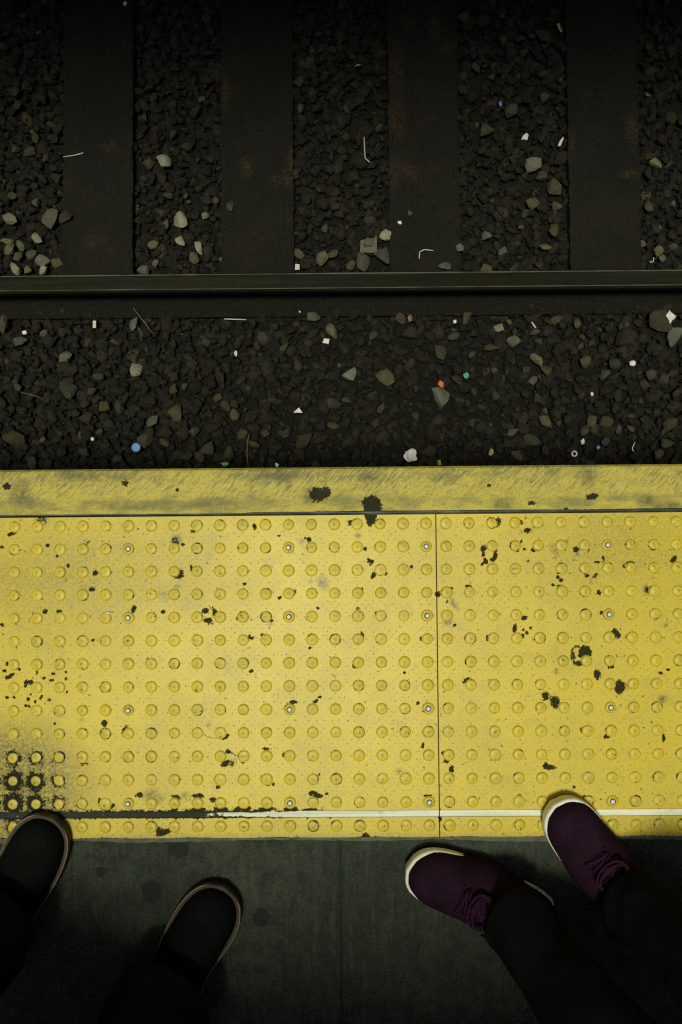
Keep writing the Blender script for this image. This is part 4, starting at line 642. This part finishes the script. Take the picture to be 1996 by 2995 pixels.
def chain(nodes, edges, pre, pts):
    last = None
    for i, (p_, r) in enumerate(pts):
        k = pre + str(i); nodes[k] = (p_, r)
        if last: edges.append((last, k))
        last = k
    return pre + '0', last

T_ = np.array([0, .025, .07, .14, .25, .38, .5, .62, .73, .82, .89, .945, .98, 1.0])
WM = np.array([0, .60, .80, .90, .92, .82, .80, .92, 1.0, .98, .86, .66, .38, 0]) * .5     # inner side
WL = np.array([0, .60, .80, .92, .98, 1.00, 1.04, 1.08, 1.06, .98, .84, .63, .36, 0]) * .5  # outer side
HT = np.array([.085, .098, .108, .113, .112, .108, .098, .086, .074, .066, .060, .053, .044, .034])
def smooth_interp(t, X, Y):
    t = np.asarray(t); i = np.clip(np.searchsorted(X, t, 'right') - 1, 0, len(X) - 2); h = X[i + 1] - X[i]; s = (t - X[i]) / h
    d = np.gradient(Y, X); return (2 * s ** 3 - 3 * s ** 2 + 1) * Y[i] + (s ** 3 - 2 * s ** 2 + s) * h * d[i] + (-2 * s ** 3 + 3 * s ** 2) * Y[i + 1] + (s ** 3 - s ** 2) * h * d[i + 1]
def shoe_outline(L, W, side, grow=0., n=30):
    th = np.linspace(0, math.pi, n); tt = (1 - np.cos(th)) / 2
    a = np.maximum(smooth_interp(tt, T_, WM), 0) * W; b = np.maximum(smooth_interp(tt, T_, WL), 0) * W
    if side > 0: a, b = b, a                                      # side +1: right foot, outer side on +x
    pts = [(-a[i], tt[i] * L) for i in range(n)] + [(b[i], tt[i] * L) for i in range(n - 2, 0, -1)]
    pts = np.array(pts); m = np.array([0, L * .52])
    if grow:
        nx = np.roll(pts, -1, 0) - np.roll(pts, 1, 0); nl = np.linalg.norm(nx, axis=1)[:, None] + 1e-9; nr = np.stack([-nx[:, 1], nx[:, 0]], 1) / nl
        if ((pts - m) * nr).sum() < 0: nr = -nr
        pts = pts + nr * grow
    return pts
def lofted(name, rings, mat, parent, cap0=True, cap1=True):
    n = len(rings[0]); V = [tuple(p_) for r in rings for p_ in r]; F = []
    for i in range(len(rings) - 1): F += [(i * n + k, i * n + (k + 1) % n, (i + 1) * n + (k + 1) % n, (i + 1) * n + k) for k in range(n)]
    if cap0: F.append(tuple(range(n))[::-1])
    if cap1: F.append(tuple(range((len(rings) - 1) * n, len(rings) * n)))
    o = mesh_obj(name, V, F, mat, parent, True); bm = bmesh.new(); bm.from_mesh(o.data); bmesh.ops.recalc_face_normals(bm, faces=list(bm.faces)); bm.to_mesh(o.data); bm.free(); return o
def make_shoe(parent, heel, ang, L, W, side, style):
    """heel: ground point at the back of the heel; ang: heading of the toe (0 = +y, positive turns left)."""
    sh = empty('shoe'); sh.parent = parent; sh.location = Vector((heel[0], heel[1], style['z'])) - parent.location; sh.rotation_euler = (0, 0, ang)
    out = lambda g: shoe_outline(L, W, side, g)
    def ring(g, z, toe=0.):
        p_ = out(g); t_ = p_[:, 1] / L; zz = z + toe * np.clip((t_ - .80) / .20, 0, 1) ** 2 + .004 * np.clip((t_ - .9) / .1, 0, 1)
        return [(a, b_, c_) for (a, b_), c_ in zip(p_, zz)]
    toe = style['toe']; g0 = style['lip']
    lofted('sole', [ring(-.006, 0), ring(g0 - .001, .003), ring(g0 + .001, .010), ring(g0 + .0012, .020, toe * .7), ring(g0, style['st'], toe), ring(g0 - .004, style['st'] + .002, toe), ring(-.006, style['st'] - .001, toe * .8)], style['sole'], sh)
    if style.get('welt'):
        p_ = out(g0 - .0005); tube('welt', [(a, b_, style['st'] + .0016 + .004 * max(0, min(1, (b_ / L - .9) / .1))) for a, b_ in p_], .0013, style['welt'], sh, 6, True)
    # upper: cross sections from heel to toe
    rings = []; n = 26; ts = np.concatenate([[.012, .03, .06], np.linspace(.1, .9, 22), [.93, .955, .972]])
    for t_ in ts:
        a = smooth_interp(t_, T_, WM) * W; b_ = smooth_interp(t_, T_, WL) * W
        if side > 0: a, b_ = b_, a
        ins = style['inset'] + style['toe_in'] * max(0, (t_ - .86) / .14) - style['bulge'] * math.exp(-((t_ - .46) / .15) ** 2) + .003 * math.exp(-(t_ / .12) ** 2); a = max(a - ins, .003); b_ = max(b_ - ins, .003); h = float(smooth_interp(t_, T_, HT)) * style['h'] - (.010 * max(0, (t_ - .93) / .05) if t_ > .93 else 0); z0 = style['st'] - .012
        r_ = []
        for k in range(n):
            q = math.pi * k / (n - 1); cx = math.cos(q); w = a if cx > 0 else b_
            ex = 2 / 2.5; x_ = -math.copysign(abs(cx) ** ex, cx) * w; z_ = z0 + (h - z0) * abs(math.sin(q)) ** ex
            x_ *= 1 - .16 * (abs(math.sin(q)) ** 2) * (1 if t_ < .62 else .4)
            r_.append((x_, t_ * L, z_))
        rings.append(r_ + [(b_ * .4, t_ * L, z0 - .004), (-a * .4, t_ * L, z0 - .004)])
    lofted('upper', rings, style['upper'], sh)
    if style.get('lace'):
        def top(t_, u): # point on the upper, u in -1..1 across
            a = smooth_interp(t_, T_, WM) * W; b_ = smooth_interp(t_, T_, WL) * W; w = (a if u < 0 else b_) if side < 0 else (b_ if u < 0 else a)
            h = float(smooth_interp(t_, T_, HT)) * style['h']; z0 = style['st'] - .012; q = abs(u); zz = z0 + (h - z0) * (1 - q ** 2.5) ** (1 / 2.5)
            return Vector((math.copysign(q, u) * w * .88, t_ * L, zz + .0022))
        tong = [[top(t_, u) + Vector((0, 0, .0035 * (1 - (u / .36) ** 2))) for u in np.linspace(-.36, .36, 9)] + [top(t_, .3) - Vector((0, 0, .008)), top(t_, -.3) - Vector((0, 0, .008))] for t_ in np.linspace(.40, .66, 8)]
        lofted('tongue', tong, style['tongue'], sh)
        for i, t_ in enumerate((.645, .605, .565, .525, .485)):
            s_ = 1 if i % 2 else -1
            tube('lace', [top(t_ + .012 * s_ * u / .45, u) + Vector((0, 0, .004 * (1 - abs(u) / .5))) for u in np.linspace(-.46, .46, 9)], .0030, style['lace'], sh, 6)
            tube('lace', [top(t_ - .02 - .016 * s_ * u / .45, u) + Vector((0, 0, .006 * (1 - abs(u) / .5))) for u in np.linspace(-.42, .42, 9)], .0026, style['lace'], sh, 6)
        for s_ in (-1, 1):                                        # bow loops and loose ends
            c0 = top(.47, 0) + Vector((0, 0, .010))
            loop = [c0 + Vector((s_ * (.030 * math.sin(q)), .020 * (1 - math.cos(q)) * .9 + .004 * s_, -.010 * math.sin(q / 2) - .004)) for q in np.linspace(0, 5.6, 14)]
            tube('lace', loop, .0024, style['lace'], sh, 6)
            tube('lace', [c0, c0 + Vector((s_ * .022, -.002, -.006)), c0 + Vector((s_ * .040, -.012, -.022)), c0 + Vector((s_ * .046, -.004, -.038))], .0024, style['lace'], sh, 6)
        for i, t_ in enumerate((.655, .615, .575, .535)):
            for u in (-.47, .47):
                b_ = bmesh.new(); bmesh.ops.create_cone(b_, cap_ends=True, segments=8, radius1=.0042, radius2=.003, depth=.002); e_ = bm_obj('eyelet', b_, style['tongue'], sh); e_.location = top(t_, u)
    return sh

def make_person(label, cen, face, feet, hips, knees, style, height=1.74, stoop=0.):
    """cen: ground point under the pelvis; face: heading angle; feet: (heel x, y, angle) left then right; hips/knees: points (x, y, z)."""
    fw = Vector((-math.sin(face), math.cos(face), 0)); rt = Vector((math.cos(face), math.sin(face), 0)); base = Vector((cen[0], cen[1], 0))
    def L_(f, r, z): return fw * f + rt * r + Vector((0, 0, z * height / 1.74))
    ank = []
    for (hx, hy, a) in feet:
        d = Vector((-math.sin(a), math.cos(a), 0)); ank.append(Vector((hx, hy, 0)) + d * .075 - base)
    hp = [Vector(h) - base for h in hips]; kn = [Vector(k) - base for k in knees]
    N, E = {}, []
    N['pelvis'] = (L_(0, 0, .95), (.085, .07)); N['waist'] = (L_(.01 + stoop * .2, 0, 1.08), (.09, .07)); N['chest'] = (L_(.01 + stoop * .6, 0, 1.28), (.11, .08)); N['collar'] = (L_(-.01 + stoop, 0, 1.43), (.09, .07)); N['neck'] = (L_(.01 + stoop * 1.1, 0, 1.50), .052); N['jaw'] = (L_(.035 + stoop * 1.2, 0, 1.565), (.062, .068)); N['brow'] = (L_(.028 + stoop * 1.3, 0, 1.645), (.074, .088)); N['crown'] = (L_(.012 + stoop * 1.3, 0, 1.70), (.06, .07))
    E += [('pelvis', 'waist'), ('waist', 'chest'), ('chest', 'collar'), ('collar', 'neck'), ('neck', 'jaw'), ('jaw', 'brow'), ('brow', 'crown')]
    N['nose'] = (L_(.132 + stoop * 1.25, 0, 1.605), .010); E.append(('brow', 'nose'))
    sl = {}
    for s, nm in ((-1, 'left'), (1, 'right')):
        i = 0 if s < 0 else 1
        pts = [(hp[i] - Vector((0, 0, .06)), .050), (lerp(hp[i], kn[i], .5), .055), (kn[i], .048), (lerp(kn[i], ank[i] + Vector((0, 0, .10)), .35), .052), (ank[i] + Vector((0, 0, .12)), .038), (ank[i] + Vector((0, 0, .075)), .036)]
        a0, a1 = chain(N, E, nm + '_leg', pts); E.append(('pelvis', a0))
        fd = Vector((-math.sin(feet[i][2]), math.cos(feet[i][2]), 0)); N[nm + '_toes'] = (ank[i] + fd * .11 + Vector((0, 0, .05)), (.03, .018)); E.append((a1, nm + '_toes'))
        sh_ = L_(-.005 + stoop, s * .175, 1.40); el = L_(-.04 + stoop * .8, s * .235, 1.12); wr = L_(.07 + stoop * .7, s * .225, .90)
        a0, a1 = chain(N, E, nm + '_arm', [(sh_, .055), (lerp(sh_, el, .5), .046), (el, .038), (lerp(el, wr, .5), .034), (wr, .024)]); E.append(('collar', a0)); sl[nm] = (sh_, el, wr)
        dn = (wr - el).normalized(); palm = wr + dn * .05; N[nm + '_palm'] = (palm, (.020, .034)); E.append((a1, nm + '_palm'))
        for j, (off_, ln) in enumerate(((-.030, .070), (-.010, .080), (.010, .084), (.029, .064))):
            kx = palm + dn * .045 + fw * (-off_); cu = (dn * .85 - rt * s * .5).normalized(); chain(N, E, nm + '_finger' + str(j) + '_', [(kx, .0100), (kx + dn * ln * .45, .0088), (kx + dn * ln * .45 + cu * ln * .35, .0080), (kx + dn * ln * .5 + cu * ln * .6, .0070)]); E.append((nm + '_palm', nm + '_finger' + str(j) + '_0'))
        th = palm + fw * .030 - dn * .015; chain(N, E, nm + '_thumb', [(th, .0115), (th + fw * .022 + dn * .022, .0100), (th + fw * .030 + dn * .050, .0085)]); E.append((nm + '_palm', nm + '_thumb0'))
    body = skin_obj('person', N, E, 'pelvis', style['skin'], None, 1); body.location = base; tag(body, label, 'person')
    # trousers: one continuous garment
    N, E = {}, []; N['belt'] = (L_(0, 0, 1.03), (.165, .125)); N['seat'] = (L_(-.01, 0, .92), (.17, .13)); E.append(('belt', 'seat'))
    for i, nm in ((0, 'left'), (1, 'right')):
        hem = ank[i] + Vector((0, 0, style['hem'])) + fw * style['hem_f']; hr = style['hem_r']
        pts = [(hp[i] - Vector((0, 0, .04)), .105), (lerp(hp[i], kn[i], .5), .098), (kn[i], .084), (lerp(kn[i], hem, .30), .080), (lerp(kn[i], hem, .55), .075), (lerp(kn[i], hem, .78), hr * .98), (lerp(kn[i], hem, .92), hr), (hem, hr * 1.06)]
        a0, a1 = chain(N, E, nm, pts); E.append(('seat', a0))
    skin_obj('trousers', N, E, 'seat', style['cloth'], body, 3, .030, .10)
    # jacket
    N, E = {}, []; N['hem'] = (L_(0, 0, .90), (.185, .145)); N['waist'] = (L_(.01 + stoop * .2, 0, 1.08), (.175, .135)); N['chest'] = (L_(.01 + stoop * .6, 0, 1.27), (.185, .14)); N['collar'] = (L_(-.01 + stoop, 0, 1.42), (.12, .10)); N['nape'] = (L_(0 + stoop, 0, 1.475), .075)
    E += [('hem', 'waist'), ('waist', 'chest'), ('chest', 'collar'), ('collar', 'nape')]
    for nm in ('left', 'right'):
        sh_, el, wr = sl[nm]; a0, a1 = chain(N, E, nm, [(sh_, .082), (lerp(sh_, el, .5), .070), (el, .062), (lerp(el, wr, .5), .055), (lerp(el, wr, .96), .044)]); E.append(('collar', a0))
    skin_obj('jacket', N, E, 'chest', style['jacket'], body, 3, .022, .09)
    # hair and eyes
    hc = L_(.006 + stoop * 1.3, 0, 1.665); bm = bmesh.new(); bmesh.ops.create_icosphere(bm, subdivisions=4, radius=1)
    for v in list(bm.verts):
        c = v.co; w_ = 1 + .05 * math.sin(23 * c.x + 9 * c.z) + random.uniform(-.02, .02); v.co = hc + rt * (c.x * .094 * w_) + fw * (c.y * .112 * w_ - .012) + Vector((0, 0, c.z * .105 * w_ + .012))
    bmesh.ops.delete(bm, geom=[v for v in bm.verts if (v.co - hc).dot(fw) > .035 and (v.co - hc).z < .035 or (v.co - hc).z < -.075], context='VERTS')
    bm_obj('hair', bm, style['hair'], body, True)
    for s in (-1, 1):
        b_ = bmesh.new(); bmesh.ops.create_uvsphere(b_, u_segments=12, v_segments=8, radius=.011); e_ = bm_obj('eye', b_, style['eye'], body, True); e_.location = L_(.103 + stoop * 1.3, s * .031, 1.632)
        b_ = bmesh.new(); bmesh.ops.create_icosphere(b_, subdivisions=2, radius=1); [setattr(v, 'co', Vector((v.co.x * .010, v.co.y * .020, v.co.z * .032))) for v in b_.verts]
        e_ = bm_obj('ear', b_, style['skin'], body, True); e_.location = L_(.015 + stoop * 1.3, s * .080, 1.615); e_.rotation_euler = (0, 0, face)
    b_ = bmesh.new(); bmesh.ops.create_icosphere(b_, subdivisions=2, radius=1); [setattr(v, 'co', Vector((v.co.x * .024, v.co.y * .007, v.co.z * .006))) for v in b_.verts]
    e_ = bm_obj('mouth', b_, style['lips'], body, True); e_.location = L_(.104 + stoop * 1.25, 0, 1.560); e_.rotation_euler = (0, 0, face)
    for i, (hx, hy, a) in enumerate(feet): make_shoe(body, (hx, hy), a, style['L'], style['W'], -1 if i == 0 else 1, style['shoe'])
    return body

skin_m = plain('skin', (.45, .28, .20), .55, .1, 40); skin_m2 = plain('skin_tan', (.36, .22, .15), .55, .1, 40); eye_m = plain('eye_white', (.6, .6, .58), .3, .05, 30); lip_m = plain('lips', (.30, .12, .10), .5, .1, 60); hair_m = plain('dark_hair', (.018, .013, .010), .6, .5, 150); hair_m2 = plain('brown_hair', (.05, .03, .018), .6, .5, 150)
def cloth(name, c, c2):
    t = NT(name, .95, .03); w = t.noise(t.obj(), 420, 3, .7); m = t.noise(t.obj(), 14, 4); t.color(t.mix(t.step(t.math('ADD', t.math('MULTIPLY', w, .6), t.math('MULTIPLY', m, .4)), .35, .65), c, c2)); cr = t.noise(t.obj(), 38, 3, .6); t.bump(t.math('ADD', t.math('MULTIPLY', w, .5), t.math('MULTIPLY', cr, 1.6)), .6, .0022); return t.m
blk = cloth('black_cotton', (.0042, .0052, .0050), (.0074, .0085, .0080)); jk1 = cloth('black_jacket', (.008, .008, .008), (.013, .013, .012)); jk2 = cloth('charcoal_jacket', (.012, .013, .014), (.018, .019, .02))
purple = cloth('purple_knit', (.009, .0050, .0092), (.030, .0120, .026)); purple_d = cloth('purple_lace', (.016, .0065, .0155), (.038, .012, .033)); purple_t = cloth('purple_tongue', (.014, .005, .013), (.024, .008, .022))
t = NT('white_rubber', .55); p = t.obj(); a = t.noise(p, 30, 4); c = t.mix(t.step(a, .4, .7), (.84, .83, .76), (.72, .69, .56)); c = t.mix(t.step(t.noise(p, 160, 4, .7), .60, .75, 0, .5), c, (.30, .28, .20)); t.color(c); rubber = t.m
black_up = cloth('black_canvas', (.0045, .0050, .0044), (.0080, .0085, .0074)); brown_sole = plain('brown_sole', (.036, .026, .014), .7, .5, 80); tan_welt = plain('tan_welt', (.20, .155, .085), .7, .5, 60)
sneaker = dict(sole=rubber, upper=purple, lace=purple_d, tongue=purple_t, st=.024, toe=.014, lip=-.0014, inset=.0018, toe_in=.006, bulge=.012, h=1.0, z=.0065)
boot = dict(sole=brown_sole, upper=black_up, welt=tan_welt, st=.022, toe=.004, lip=.002, inset=.0045, toe_in=.002, bulge=.006, h=1.02, z=-.0025)
sneaker_r = dict(sneaker, z=.0058)
def heel_of(toe, ang, L): return (toe[0] + math.sin(ang) * L, toe[1] - math.cos(ang) * L, ang)
#PEOPLE#
aL = R(-30); Lb, Wb = .300, .112
make_person('person in black trousers and black shoes with tan welts, at the left', (-.74, -.97), R(-28), [heel_of((-.722, -.546), aL, Lb), heel_of((-.404, -.673), R(-27), Lb)],
            [(-.82, -.925, .92), (-.65, -1.015, .92)], [(-.83, -.80, .50), (-.60, -.93, .50)], dict(skin=skin_m, cloth=blk, jacket=jk1, hair=hair_m, eye=eye_m, lips=lip_m, hem=.085, hem_r=.098, hem_f=.035, L=Lb, W=Wb, shoe=boot), 1.76, .0)
Ls, Ws = .288, .104
make_person('person in black trousers and purple sneakers with white soles, at the right', (.42, -.96), R(52), [heel_of((-.067, -.634), R(69), Ls), heel_of((.2034, -.5182), R(40), Ls)],
            [(.36, -1.03, .90), (.48, -.90, .90)], [(.265, -.82, .49), (.43, -.70, .49)], dict(skin=skin_m2, cloth=blk, jacket=jk2, hair=hair_m2, eye=eye_m, lips=lip_m, hem=.088, hem_r=.069, hem_f=.024, L=Ls, W=Ws, shoe=sneaker), 1.70, -.05)
